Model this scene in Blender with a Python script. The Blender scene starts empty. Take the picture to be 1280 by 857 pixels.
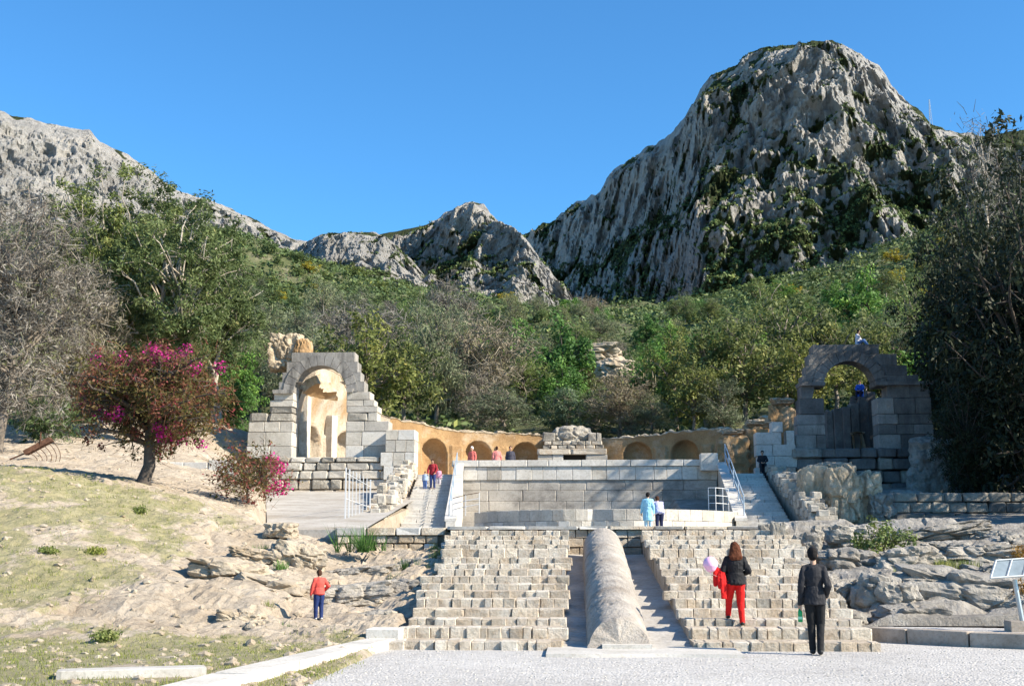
import bpy, bmesh, math, random
import numpy as np
from mathutils import Vector, Matrix

R = math.radians
S = bpy.context.scene
COL = S.collection

# ------------------------------------------------------------------ camera, sky, sun, exposure
FPX, YAW, PITCH, CAMZ = 1518.0, R(3.08), R(9.77), 1.7
cam = bpy.data.cameras.new('camera')
cam.sensor_width = 36.0
cam.lens = FPX / 1280.0 * 36.0
cam.clip_start, cam.clip_end = 0.1, 9000.0
camo = bpy.data.objects.new('camera', cam)
COL.objects.link(camo)
camo.location = (0, 0, CAMZ)
camo.rotation_euler = (R(90) + PITCH, 0, YAW)
S.camera = camo

SUN_EL, SUN_AZ = R(34), R(-19)          # azimuth measured from +X towards +Y
to_sun = Vector((math.cos(SUN_EL) * math.cos(SUN_AZ), math.cos(SUN_EL) * math.sin(SUN_AZ), math.sin(SUN_EL)))
w = bpy.data.worlds.new('World')
S.world = w
w.use_nodes = True
wn = w.node_tree.nodes
bg = wn['Background']
sky = wn.new('ShaderNodeTexSky')
sky.sky_type = 'NISHITA'
sky.sun_disc = False
sky.sun_elevation = SUN_EL
sky.sun_rotation = R(90) - SUN_AZ
sky.altitude = 300
sky.air_density = 1.0
sky.dust_density = 0.3
sky.ozone_density = 1.8
tint = wn.new('ShaderNodeMix')          # deep clear azure of the photograph, the same all round
tint.data_type = 'RGBA'
tint.blend_type = 'MULTIPLY'
tint.inputs[0].default_value = 1.0
tint.inputs[7].default_value = (0.40, 0.88, 1.20, 1)
w.node_tree.links.new(sky.outputs[0], tint.inputs[6])
w.node_tree.links.new(tint.outputs[2], bg.inputs['Color'])
bg.inputs['Strength'].default_value = 0.095
sun = bpy.data.lights.new('sun', 'SUN')
sun.energy = 5.0
sun.angle = R(0.53)
sun.color = (1.0, 0.90, 0.74)
suno = bpy.data.objects.new('sun', sun)
COL.objects.link(suno)
suno.rotation_euler = to_sun.to_track_quat('Z', 'Y').to_euler()
suno.location = (40, -20, 60)
S.view_settings.view_transform = 'Standard'
S.view_settings.look = 'None'
S.view_settings.gamma = 1.0
S.view_settings.exposure = 1.08
S.render.engine = 'CYCLES'
S.cycles.max_bounces = 6
S.cycles.transparent_max_bounces = 6

# ------------------------------------------------------------------ helpers: projection (photo pixel + real depth -> world)
_fw = np.array([-math.sin(YAW) * math.cos(PITCH), math.cos(YAW) * math.cos(PITCH), math.sin(PITCH)])
_rt = np.array([math.cos(YAW), math.sin(YAW), 0.0])
_up = np.array([math.sin(YAW) * math.sin(PITCH), -math.cos(YAW) * math.sin(PITCH), math.cos(PITCH)])


def P(px, py, Y):
    d = _fw + (px - 640) / FPX * _rt - (py - 428.5) / FPX * _up
    t = Y / d[1]
    return Vector((d[0] * t, Y, CAMZ + d[2] * t))


def PA(px, py, Y):
    px, py, Y = np.broadcast_arrays(np.asarray(px, float), np.asarray(py, float), np.asarray(Y, float))
    d = _fw + ((px - 640) / FPX)[..., None] * _rt - ((py - 428.5) / FPX)[..., None] * _up
    t = Y / d[..., 1]
    return np.stack([d[..., 0] * t, Y, CAMZ + d[..., 2] * t], -1)


# ------------------------------------------------------------------ helpers: noise
def _hash(ix, iy, iz, seed):
    h = (ix.astype(np.uint32) * np.uint32(374761393) + iy.astype(np.uint32) * np.uint32(668265263)
         + iz.astype(np.uint32) * np.uint32(2147483647) + np.uint32((seed * 974634777) & 0xffffffff))
    h = (h ^ (h >> np.uint32(13))) * np.uint32(1274126177)
    h = (h ^ (h >> np.uint32(16))) * np.uint32(2246822519)
    h = h ^ (h >> np.uint32(15))
    return h.astype(np.float64) / 4294967295.0


def vnoise(p, seed=0):
    p = np.asarray(p, float)
    i = np.floor(p)
    f = p - i
    u = f * f * f * (f * (f * 6 - 15) + 10)
    i = i.astype(np.int64) & 0xffffffff
    out = 0
    for dx in (0, 1):
        wx = u[..., 0] if dx else 1 - u[..., 0]
        for dy in (0, 1):
            wy = u[..., 1] if dy else 1 - u[..., 1]
            for dz in (0, 1):
                wz = u[..., 2] if dz else 1 - u[..., 2]
                out = out + wx * wy * wz * _hash((i[..., 0] + dx) & 0xffffffff, (i[..., 1] + dy) & 0xffffffff, (i[..., 2] + dz) & 0xffffffff, seed)
    return out


def fbm(p, octv=4, seed=0, lac=2.03, gain=0.5):
    p = np.asarray(p, float)
    a, s, t = 1.0, 0.0, 0.0
    for o in range(octv):
        s = s + a * (vnoise(p, seed + o * 17) - 0.5) * 2
        t += a
        a *= gain
        p = p * lac + 11.3
    return s / t


def ridged(p, octv=4, seed=0, lac=2.03, gain=0.5):
    p = np.asarray(p, float)
    a, s, t = 1.0, 0.0, 0.0
    for o in range(octv):
        s = s + a * (1 - np.abs(vnoise(p, seed + o * 17) - 0.5) * 4)
        t += a
        a *= gain
        p = p * lac + 7.7
    return s / t


def worley(p, seed=0):
    """distance to nearest feature point, distance to second, id of the nearest"""
    p = np.asarray(p, float)
    i = np.floor(p).astype(np.int64)
    f1 = np.full(p.shape[:-1], 9.0)
    f2 = np.full(p.shape[:-1], 9.0)
    idn = np.zeros(p.shape[:-1])
    for dx in (-1, 0, 1):
        for dy in (-1, 0, 1):
            for dz in (-1, 0, 1):
                c = i + np.array([dx, dy, dz])
                a = [(c[..., k] & 0xffffffff) for k in range(3)]
                q = np.stack([_hash(*a, seed + k * 31) for k in range(3)], -1) + c
                d = np.sqrt(((q - p) ** 2).sum(-1))
                h = _hash(*a, seed + 99)
                m = d < f1
                f2 = np.where(m, f1, np.minimum(f2, d))
                idn = np.where(m, h, idn)
                f1 = np.where(m, d, f1)
    return f1, f2, idn


def sstep(a, b, x):
    t = np.clip((x - a) / (b - a), 0, 1)
    return t * t * (3 - 2 * t)


# ------------------------------------------------------------------ helpers: meshes and objects
def mk_mesh(name, V, F, mat=None, smooth=False, attrs=None):
    V = np.asarray(V, np.float32)
    me = bpy.data.meshes.new(name)
    F = np.asarray(F, np.int32)
    n = F.shape[1]
    me.vertices.add(len(V))
    me.vertices.foreach_set('co', V.ravel())
    me.loops.add(F.size)
    me.loops.foreach_set('vertex_index', F.ravel())
    me.polygons.add(len(F))
    me.polygons.foreach_set('loop_start', np.arange(0, F.size, n, dtype=np.int32))
    me.polygons.foreach_set('use_smooth', np.full(len(F), smooth))
    for k, a in (attrs or {}).items():
        at = me.attributes.new(k, 'FLOAT', 'POINT')
        at.data.foreach_set('value', np.asarray(a, np.float32))
    me.update(calc_edges=True)
    me.validate()
    if mat:
        me.materials.append(mat)
    return me


def bm_mesh(name, bm, mat=None, smooth=False):
    me = bpy.data.meshes.new(name)
    bm.to_mesh(me)
    bm.free()
    if smooth:
        me.polygons.foreach_set('use_smooth', np.full(len(me.polygons), True))
    if mat:
        me.materials.append(mat)
    return me


def obj(name, me, parent=None, loc=None, rot=None, scale=None):
    o = bpy.data.objects.new(name, me)
    COL.objects.link(o)
    if parent is not None:
        o.parent = parent
    if loc is not None:
        o.location = loc
    if rot is not None:
        o.rotation_euler = rot
    if scale is not None:
        o.scale = scale
    return o


def tag(o, label=None, cat=None, group=None, kind=None):
    if label:
        o['label'] = label
    if cat:
        o['category'] = cat
    if group:
        o['group'] = group
    if kind:
        o['kind'] = kind
    return o


def thing(name, label, cat, loc=(0, 0, 0), rz=0, group=None):
    o = obj(name, None, None, loc, (0, 0, rz))
    o.empty_display_size = 0.2
    return tag(o, label, cat, group)


def grid_faces(nu, nv):
    a = np.arange(nu * nv).reshape(nu, nv)
    return np.stack([a[:-1, :-1].ravel(), a[1:, :-1].ravel(), a[1:, 1:].ravel(), a[:-1, 1:].ravel()], 1)


def tube(pts, radii, sides=6, cap=True):
    """tapered tube through points -> V, F(quads)"""
    pts = np.asarray(pts, float)
    n = len(pts)
    radii = np.broadcast_to(np.asarray(radii, float), (n,))
    t = np.gradient(pts, axis=0)
    t /= np.linalg.norm(t, axis=1)[:, None] + 1e-9
    ref = np.array([0, 0, 1.0]) if abs(t[0, 2]) < 0.9 else np.array([1.0, 0, 0])
    V = []
    for i in range(n):
        a = np.cross(t[i], ref)
        a /= np.linalg.norm(a) + 1e-9
        b = np.cross(t[i], a)
        ref = np.cross(a, t[i])
        an = np.linspace(0, 2 * math.pi, sides, endpoint=False)
        V.append(pts[i] + radii[i] * (np.cos(an)[:, None] * a + np.sin(an)[:, None] * b))
    V = np.concatenate(V)
    F = []
    for i in range(n - 1):
        for k in range(sides):
            k2 = (k + 1) % sides
            F.append((i * sides + k, i * sides + k2, (i + 1) * sides + k2, (i + 1) * sides + k))
    if cap:
        V = np.concatenate([V, pts[:1], pts[-1:]])
        c0, c1 = n * sides, n * sides + 1
        for k in range(sides):
            k2 = (k + 1) % sides
            F.append((c0, k2, k, k))
            F.append((c1, (n - 1) * sides + k, (n - 1) * sides + k2, (n - 1) * sides + k2))
    return V, F


class MB:
    """collects quads (last index repeated = triangle) into one mesh"""
    def __init__(s):
        s.V, s.F, s.n = [], [], 0

    def add(s, V, F):
        V = np.asarray(V, float)
        s.V.append(V)
        s.F += [tuple(i + s.n for i in f) for f in F]
        s.n += len(V)
        return s

    def tube(s, pts, r, sides=6):
        return s.add(*tube(pts, r, sides))

    def box(s, lo, hi):
        x0, y0, z0 = lo
        x1, y1, z1 = hi
        V = [(x0, y0, z0), (x1, y0, z0), (x1, y1, z0), (x0, y1, z0), (x0, y0, z1), (x1, y0, z1), (x1, y1, z1), (x0, y1, z1)]
        return s.add(V, [(0, 3, 2, 1), (4, 5, 6, 7), (0, 1, 5, 4), (1, 2, 6, 5), (2, 3, 7, 6), (3, 0, 4, 7)])

    def lathe(s, prof, sides=20, c=(0, 0, 0)):
        an = np.linspace(0, 2 * math.pi, sides, endpoint=False)
        V = np.concatenate([np.stack([r * np.cos(an) + c[0], r * np.sin(an) + c[1], np.full(sides, z + c[2])], 1) for r, z in prof])
        F = []
        for i in range(len(prof) - 1):
            for k in range(sides):
                k2 = (k + 1) % sides
                F.append((i * sides + k, i * sides + k2, (i + 1) * sides + k2, (i + 1) * sides + k))
        return s.add(V, F)

    def mesh(s, name, mat=None, smooth=False):
        me = bpy.data.meshes.new(name)
        F = [f if f[2] != f[3] else f[:3] for f in s.F]
        me.from_pydata(np.concatenate(s.V).tolist(), [], F)
        me.validate()
        if smooth:
            me.polygons.foreach_set('use_smooth', np.full(len(me.polygons), True))
        if mat:
            me.materials.append(mat)
        return me


# ------------------------------------------------------------------ materials
def new_mat(name):
    m = bpy.data.materials.new(name)
    m.use_nodes = True
    nt = m.node_tree
    b = nt.nodes['Principled BSDF']
    b.inputs['Roughness'].default_value = 0.85
    b.inputs['Specular IOR Level'].default_value = 0.25
    return m, nt, b


def nd(nt, typ, **kw):
    n = nt.nodes.new(typ)
    for k, v in kw.items():
        if isinstance(k, str) and hasattr(n, k):
            setattr(n, k, v)
    return n


def pos_noise(nt, scale, detail=4, rough=0.6, stretch=(1, 1, 1), offset=None):
    g = nt.nodes.new('ShaderNodeNewGeometry')
    mp = nt.nodes.new('ShaderNodeMapping')
    mp.inputs['Scale'].default_value = stretch
    nt.links.new(g.outputs['Position'], mp.inputs['Vector'])
    if offset is not None:
        nt.links.new(offset, mp.inputs['Location'])
    n = nt.nodes.new('ShaderNodeTexNoise')
    n.inputs['Scale'].default_value = scale
    n.inputs['Detail'].default_value = detail
    n.inputs['Roughness'].default_value = rough
    nt.links.new(mp.outputs[0], n.inputs['Vector'])
    return n.outputs['Fac']


def ramp(nt, fac, stops):
    r = nt.nodes.new('ShaderNodeValToRGB')
    e = r.color_ramp.elements
    while len(e) < len(stops):
        e.new(0.5)
    for el, (p, c) in zip(e, stops):
        el.position = p
        el.color = (c[0], c[1], c[2], 1)
    nt.links.new(fac, r.inputs['Fac'])
    return r.outputs['Color']


def mix(nt, fac, a, b, mode='MIX'):
    m = nt.nodes.new('ShaderNodeMix')
    m.data_type = 'RGBA'
    m.blend_type = mode
    for sock, v in ((m.inputs[0], fac), (m.inputs[6], a), (m.inputs[7], b)):
        if isinstance(v, (int, float)):
            sock.default_value = v
        elif isinstance(v, tuple):
            sock.default_value = (v[0], v[1], v[2], 1)
        else:
            nt.links.new(v, sock)
    return m.outputs[2]


def bump(nt, b, h, strength=0.5, dist=0.05):
    n = nt.nodes.new('ShaderNodeBump')
    n.inputs['Strength'].default_value = strength
    n.inputs['Distance'].default_value = dist
    nt.links.new(h, n.inputs['Height'])
    nt.links.new(n.outputs[0], b.inputs['Normal'])


def stone(name, c_lo, c_hi, stain=None, stain_amt=0.5, scale=1.2, var=0.22, bstr=0.5, bdist=0.04, stretch=(1, 1, 1), stain_lo=0.5, stain_hi=0.68, fine=9.0):
    """weathered stone: per-block tint, broad mottling, stains, pitted relief"""
    m, nt, b = new_mat(name)
    oi = nt.nodes.new('ShaderNodeObjectInfo')
    n1 = pos_noise(nt, scale, 6, 0.65)
    c = ramp(nt, n1, [(0.3, c_lo), (0.7, c_hi)])
    rv = ramp(nt, oi.outputs['Random'], [(0.0, (1 - var, 1 - var, 1 - var * 0.95)), (0.5, (1, 1, 1)), (1.0, (1 + var * 0.35, 1 + var * 0.25, 1 + var * 0.1))])
    c = mix(nt, 1.0, c, rv, 'MULTIPLY')
    if stain:
        n2 = pos_noise(nt, scale * 0.55, 8, 0.7, stretch)
        f = ramp(nt, n2, [(stain_lo, (0, 0, 0)), (stain_hi, (stain_amt,) * 3)])
        c = mix(nt, f, c, stain)
    n3 = pos_noise(nt, fine, 6, 0.7)
    pit = ramp(nt, n3, [(0.3, (0.72, 0.70, 0.66)), (0.52, (1, 1, 1))])
    c = mix(nt, 1.0, c, pit, 'MULTIPLY')
    nt.links.new(c, b.inputs['Base Color'])
    n4 = pos_noise(nt, fine * 1.4, 8, 0.7)
    bump(nt, b, n4, bstr, bdist)
    b.inputs['Roughness'].default_value = 0.9
    return m


def plain(name, col, rough=0.7, metal=0.0, spec=0.3, nscale=0, var=0.15):
    m, nt, b = new_mat(name)
    b.inputs['Roughness'].default_value = rough
    b.inputs['Metallic'].default_value = metal
    b.inputs['Specular IOR Level'].default_value = spec
    if nscale:
        n = pos_noise(nt, nscale, 4, 0.6)
        c = ramp(nt, n, [(0.3, tuple(x * (1 - var) for x in col)), (0.7, tuple(min(1, x * (1 + var)) for x in col))])
        nt.links.new(c, b.inputs['Base Color'])
    else:
        b.inputs['Base Color'].default_value = (*col, 1)
    return m


def leaf_mat(name, stops, trans=0.35, rough=0.6):
    m, nt, b = new_mat(name)
    a = nt.nodes.new('ShaderNodeAttribute')
    a.attribute_name = 'rnd'
    oi = nt.nodes.new('ShaderNodeObjectInfo')
    c = ramp(nt, a.outputs['Fac'], stops)
    rv = ramp(nt, oi.outputs['Random'], [(0, (0.72, 0.76, 0.8)), (0.5, (1, 1, 1)), (1, (1.2, 1.12, 0.9))])
    c = mix(nt, 1.0, c, rv, 'MULTIPLY')
    nt.links.new(c, b.inputs['Base Color'])
    b.inputs['Roughness'].default_value = rough
    t = nt.nodes.new('ShaderNodeBsdfTranslucent')
    nt.links.new(c, t.inputs['Color'])
    ms = nt.nodes.new('ShaderNodeMixShader')
    ms.inputs[0].default_value = trans
    nt.links.new(b.outputs[0], ms.inputs[1])
    nt.links.new(t.outputs[0], ms.inputs[2])
    nt.links.new(ms.outputs[0], nt.nodes['Material Output'].inputs['Surface'])
    return m


M = {}
M['pale'] = stone('pale_limestone', (0.42, 0.385, 0.33), (0.61, 0.57, 0.505), (0.30, 0.26, 0.21), 0.5, 1.0, 0.2, 0.8, 0.05)
M['white'] = stone('clean_limestone', (0.52, 0.49, 0.44), (0.68, 0.65, 0.60), (0.40, 0.37, 0.32), 0.45, 0.8, 0.14, 0.4, 0.03)
M['grey'] = stone('grey_limestone', (0.23, 0.217, 0.20), (0.38, 0.36, 0.33), (0.10, 0.095, 0.09), 0.85, 1.1, 0.25, 0.8, 0.05, (2.2, 2.2, 0.35))
M['rough'] = stone('rough_limestone', (0.26, 0.24, 0.21), (0.45, 0.42, 0.36), (0.12, 0.11, 0.10), 0.7, 1.6, 0.3, 1.0, 0.12, fine=5.0)
M['step'] = stone('step_stone', (0.50, 0.43, 0.335), (0.71, 0.645, 0.55), (0.38, 0.27, 0.17), 0.6, 2.6, 0.20, 1.0, 0.06, stain_lo=0.46, stain_hi=0.64, fine=13.0)
M['step_pale'] = stone('pale_step_stone', (0.54, 0.48, 0.40), (0.72, 0.67, 0.585), (0.44, 0.33, 0.22), 0.6, 2.6, 0.15, 1.0, 0.05, stain_lo=0.48, stain_hi=0.66, fine=13.0)
M['mortar'] = stone('lime_mortar', (0.40, 0.32, 0.235), (0.60, 0.53, 0.44), (0.30, 0.21, 0.13), 0.6, 1.6, 0.0, 1.0, 0.08, fine=10.0)
M['dark'] = stone('dark_limestone', (0.10, 0.095, 0.09), (0.25, 0.24, 0.225), (0.05, 0.048, 0.045), 0.7, 0.8, 0.25, 0.8, 0.06, (2.0, 2.0, 0.4))  # darkest limestone: right gate, its podium, the ribs and terrace wall
M['basin'] = stone('basin_stone', (0.40, 0.37, 0.325), (0.55, 0.51, 0.455), (0.17, 0.155, 0.14), 0.85, 0.5, 0.10, 0.5, 0.03, (0.7, 1.0, 1.1), 0.46, 0.60)
M['plaster'] = stone('ochre_plaster', (0.30, 0.18, 0.085), (0.46, 0.30, 0.15), (0.56, 0.46, 0.34), 0.75, 0.8, 0.1, 0.9, 0.06, stain_lo=0.52, stain_hi=0.66)
M['cream'] = stone('cream_lining', (0.44, 0.37, 0.28), (0.64, 0.57, 0.47), (0.46, 0.27, 0.11), 0.75, 1.2, 0.1, 1.0, 0.10, (1.5, 1.5, 0.6), 0.46, 0.62)
M['vault'] = stone('vault_rubble', (0.42, 0.33, 0.22), (0.62, 0.53, 0.40), (0.28, 0.2, 0.12), 0.6, 1.6, 0.1, 1.0, 0.15, fine=4.0)
M['kerb'] = stone('kerb_concrete', (0.46, 0.43, 0.385), (0.62, 0.59, 0.54), (0.40, 0.36, 0.30), 0.5, 1.1, 0.1, 0.5, 0.02, fine=16.0)
M['concrete'] = stone('pale_concrete', (0.36, 0.335, 0.30), (0.50, 0.475, 0.44), (0.28, 0.24, 0.19), 0.6, 0.8, 0.05, 0.7, 0.03, stain_lo=0.44, stain_hi=0.62, fine=9.0)
M['column'] = stone('pitted_column', (0.34, 0.30, 0.26), (0.56, 0.51, 0.45), (0.28, 0.22, 0.16), 0.5, 1.5, 0.0, 1.0, 0.06, fine=18.0)
M['rock'] = stone('grey_bedrock', (0.27, 0.245, 0.21), (0.48, 0.445, 0.395), (0.14, 0.125, 0.11), 0.6, 1.3, 0.2, 1.0, 0.10, fine=6.0)
M['rock_warm'] = stone('warm_bedrock', (0.34, 0.275, 0.20), (0.50, 0.43, 0.335), (0.36, 0.25, 0.13), 0.55, 0.9, 0.12, 0.9, 0.06, fine=8.0)
M['brown_kerb'] = stone('brown_kerb', (0.30, 0.25, 0.20), (0.46, 0.40, 0.34), (0.2, 0.16, 0.12), 0.5, 2.0, 0.1, 0.6, 0.02, fine=14.0)
M['door_shade'] = plain('doorway_shade', (0.03, 0.025, 0.02), 0.95)  # near-black colour standing for the unlit inside of the doorway
M['paint_white'] = plain('white_painted_metal', (0.55, 0.56, 0.57), 0.5, 0, 0.3)
M['paint_blue'] = plain('pale_blue_painted_metal', (0.30, 0.38, 0.46), 0.45, 0, 0.4)
M['galv'] = plain('galvanised_steel', (0.42, 0.45, 0.46), 0.4, 0.6, 0.4, 6, 0.1)
M['rust'] = plain('rusty_iron', (0.10, 0.05, 0.03), 0.85, 0.3, 0.3, 9, 0.5)
M['bark'] = stone('grey_bark', (0.16, 0.13, 0.10), (0.30, 0.26, 0.22), (0.08, 0.07, 0.06), 0.5, 3, 0.15, 0.8, 0.03, (3, 3, 0.5))
M['bark_pale'] = stone('pale_bark', (0.34, 0.29, 0.23), (0.52, 0.47, 0.40), (0.22, 0.16, 0.11), 0.5, 2.2, 0.15, 0.6, 0.02, (3, 3, 0.5))
M['bark_dark'] = stone('dark_bark', (0.05, 0.042, 0.035), (0.12, 0.10, 0.085), None, 0, 3, 0.1, 0.8, 0.03)
# foliage: ramp over a per-leaf random value
M['lf_olive'] = leaf_mat('olive_leaves', [(0, (0.061, 0.079, 0.024)), (0.5, (0.146, 0.178, 0.053)), (0.9, (0.276, 0.290, 0.091)), (1, (0.517, 0.411, 0.116))])
M['lf_green'] = leaf_mat('green_leaves', [(0, (0.044, 0.099, 0.023)), (0.6, (0.106, 0.220, 0.051)), (1, (0.223, 0.374, 0.087))])
M['lf_pine'] = leaf_mat('pine_needles', [(0, (0.056, 0.083, 0.030)), (0.6, (0.131, 0.186, 0.067)), (1, (0.262, 0.317, 0.125))])
M['lf_grey'] = leaf_mat('grey_twigs', [(0, (0.10, 0.09, 0.075)), (0.45, (0.20, 0.18, 0.155)), (0.70, (0.28, 0.255, 0.22)), (0.80, (0.12, 0.135, 0.055)), (1, (0.22, 0.225, 0.09))], 0.15, 0.8)
M['lf_euca'] = leaf_mat('eucalyptus_leaves', [(0, (0.048, 0.069, 0.022)), (0.5, (0.115, 0.156, 0.051)), (0.92, (0.201, 0.237, 0.088)), (1, (0.322, 0.275, 0.099))], 0.3)
M['lf_greygreen'] = leaf_mat('grey_green_foliage', [(0, (0.070, 0.085, 0.045)), (0.55, (0.182, 0.206, 0.113)), (1, (0.315, 0.340, 0.188))], 0.25)
M['lf_silver'] = leaf_mat('silver_green_leaves', [(0, (0.036, 0.060, 0.036)), (0.6, (0.102, 0.156, 0.102)), (1, (0.204, 0.264, 0.180))], 0.3)
M['lf_dark'] = leaf_mat('dark_evergreen_leaves', [(0, (0.012, 0.018, 0.008)), (0.6, (0.030, 0.040, 0.016)), (0.93, (0.06, 0.072, 0.03)), (1, (0.14, 0.13, 0.06))], 0.2)
M['lf_bouga'] = leaf_mat('bougainvillea_leaves', [(0, (0.06, 0.065, 0.016)), (0.38, (0.15, 0.13, 0.035)), (0.52, (0.22, 0.14, 0.055)), (0.68, (0.25, 0.09, 0.055)), (0.86, (0.31, 0.055, 0.06)), (1, (0.40, 0.27, 0.18))], 0.35)
M['lf_flower'] = leaf_mat('magenta_bracts', [(0, (0.36, 0.015, 0.14)), (0.6, (0.55, 0.02, 0.26)), (1, (0.70, 0.06, 0.38))], 0.35)
M['lf_yellow'] = leaf_mat('yellow_blossom', [(0, (0.20, 0.18, 0.02)), (0.6, (0.38, 0.31, 0.03)), (1, (0.55, 0.45, 0.05))], 0.3)
M['lf_orange'] = leaf_mat('orange_dry_leaves', [(0, (0.22, 0.10, 0.02)), (0.6, (0.42, 0.22, 0.04)), (1, (0.55, 0.33, 0.08))], 0.3)
M['lf_scrub'] = leaf_mat('scrub_leaves', [(0, (0.043, 0.069, 0.023)), (0.5, (0.101, 0.146, 0.051)), (0.85, (0.204, 0.260, 0.084)), (1, (0.384, 0.390, 0.103))], 0.2)
M['grass'] = leaf_mat('grass_blades', [(0, (0.11, 0.16, 0.03)), (0.45, (0.22, 0.26, 0.06)), (1, (0.40, 0.38, 0.15))], 0.35)

# ------------------------------------------------------------------ ground materials
def gravel_mat():
    m, nt, b = new_mat('white_gravel')
    n1 = pos_noise(nt, 0.35, 5, 0.6)
    c = ramp(nt, n1, [(0.3, (0.42, 0.40, 0.38)), (0.7, (0.52, 0.50, 0.475))])
    g = nt.nodes.new('ShaderNodeNewGeometry')
    v = nt.nodes.new('ShaderNodeTexVoronoi')
    v.inputs['Scale'].default_value = 26
    nt.links.new(g.outputs['Position'], v.inputs['Vector'])
    sp = ramp(nt, v.outputs['Color'], [(0.0, (0.66, 0.65, 0.64)), (0.35, (0.95, 0.95, 0.95)), (1.0, (1.12, 1.11, 1.09))])
    c = mix(nt, 1.0, c, sp, 'MULTIPLY')
    n5 = pos_noise(nt, 4.5, 6, 0.75)
    c = mix(nt, 1.0, c, ramp(nt, n5, [(0.32, (0.78, 0.77, 0.75)), (0.55, (1, 1, 1))]), 'MULTIPLY')
    nt.links.new(c, b.inputs['Base Color'])
    inv = nt.nodes.new('ShaderNodeMath')
    inv.operation = 'SUBTRACT'
    inv.inputs[0].default_value = 1
    nt.links.new(v.outputs['Distance'], inv.inputs[1])
    bump(nt, b, inv.outputs[0], 0.7, 0.025)
    return m


def bank_mat():
    m, nt, b = new_mat('dry_bank_soil')
    n1 = pos_noise(nt, 0.8, 7, 0.65)
    c = ramp(nt, n1, [(0.28, (0.32, 0.255, 0.185)), (0.5, (0.41, 0.34, 0.26)), (0.72, (0.49, 0.42, 0.335))])
    n2 = pos_noise(nt, 7.0, 8, 0.75)
    c = mix(nt, 1.0, c, ramp(nt, n2, [(0.3, (0.55, 0.53, 0.5)), (0.5, (1, 1, 1)), (0.75, (1.15, 1.14, 1.12))]), 'MULTIPLY')
    a = nt.nodes.new('ShaderNodeAttribute')
    a.attribute_name = 'veg'
    n3 = pos_noise(nt, 2.6, 7, 0.7)
    mth = nt.nodes.new('ShaderNodeMath')
    mth.operation = 'ADD'
    nt.links.new(a.outputs['Fac'], mth.inputs[0])
    nt.links.new(n3, mth.inputs[1])
    gf = ramp(nt, mth.outputs[0], [(0.88, (0, 0, 0)), (1.06, (0.66, 0.66, 0.66))])
    n4 = pos_noise(nt, 5.0, 4, 0.6)
    gc = ramp(nt, n4, [(0.3, (0.14, 0.155, 0.05)), (0.7, (0.32, 0.285, 0.13))])
    c = mix(nt, gf, c, gc)
    nt.links.new(c, b.inputs['Base Color'])
    bump(nt, b, n2, 1.0, 0.09)
    return m


def hill_mat():
    m, nt, b = new_mat('scrubby_hillside')
    n1 = pos_noise(nt, 0.12, 8, 0.7)
    c = ramp(nt, n1, [(0.36, (0.06, 0.075, 0.028)), (0.54, (0.11, 0.12, 0.05)), (0.7, (0.24, 0.21, 0.15))])
    nt.links.new(c, b.inputs['Base Color'])
    n2 = pos_noise(nt, 0.8, 8, 0.75)
    bump(nt, b, n2, 1.0, 0.8)
    return m


def mountain_mat():
    m, nt, b = new_mat('limestone_mountain')
    n1 = pos_noise(nt, 0.035, 9, 0.66)
    c = ramp(nt, n1, [(0.28, (0.30, 0.288, 0.27)), (0.5, (0.45, 0.432, 0.405)), (0.68, (0.54, 0.50, 0.44))])
    n2 = pos_noise(nt, 0.2, 9, 0.72, (1.2, 1.2, 0.8))
    c = mix(nt, 1.0, c, ramp(nt, n2, [(0.34, (0.62, 0.61, 0.60)), (0.5, (1, 1, 1)), (0.75, (1.15, 1.13, 1.1))]), 'MULTIPLY')
    a = nt.nodes.new('ShaderNodeAttribute')
    a.attribute_name = 'veg'
    n3 = pos_noise(nt, 0.10, 8, 0.75)
    mth = nt.nodes.new('ShaderNodeMath')
    mth.operation = 'ADD'
    nt.links.new(a.outputs['Fac'], mth.inputs[0])
    nt.links.new(n3, mth.inputs[1])
    f = ramp(nt, mth.outputs[0], [(0.90, (0, 0, 0)), (1.0, (1, 1, 1))])
    n4 = pos_noise(nt, 0.25, 6, 0.7)
    vc = ramp(nt, n4, [(0.3, (0.028, 0.036, 0.016)), (0.55, (0.055, 0.068, 0.028)), (0.75, (0.11, 0.115, 0.05))])
    c = mix(nt, f, c, vc)
    nt.links.new(c, b.inputs['Base Color'])
    n5 = pos_noise(nt, 0.45, 10, 0.78, (1.3, 1.3, 0.8))
    bump(nt, b, n5, 1.0, 3.6)
    b.inputs['Specular IOR Level'].default_value = 0.1
    return m


M['gravel'] = gravel_mat()
M['bank'] = bank_mat()
M['hill'] = hill_mat()
M['mountain'] = mountain_mat()


# ------------------------------------------------------------------ the setting: ground, banks, hillside, mountains
def tps(pts):
    pts = np.asarray(pts, float)
    n = len(pts)
    X = pts[:, :2] / 20
    d = np.linalg.norm(X[:, None] - X[None], axis=2)
    K = np.where(d > 0, d * d * np.log(d + 1e-12), 0) + np.eye(n) * 0.004
    A = np.zeros((n + 3, n + 3))
    A[:n, :n] = K
    A[:n, n] = A[n, :n] = 1
    A[:n, n + 1:] = X
    A[n + 1:, :n] = X.T
    wv = np.linalg.solve(A, np.concatenate([pts[:, 2], np.zeros(3)]))

    def f(x, y):
        x, y = np.asarray(x, float) / 20, np.asarray(y, float) / 20
        o = wv[n] + wv[n + 1] * x + wv[n + 2] * y
        for i in range(n):
            r = np.hypot(x - X[i, 0], y - X[i, 1])
            o = o + wv[i] * np.where(r > 1e-9, r * r * np.log(r + 1e-12), 0)
        return o
    return f


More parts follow.
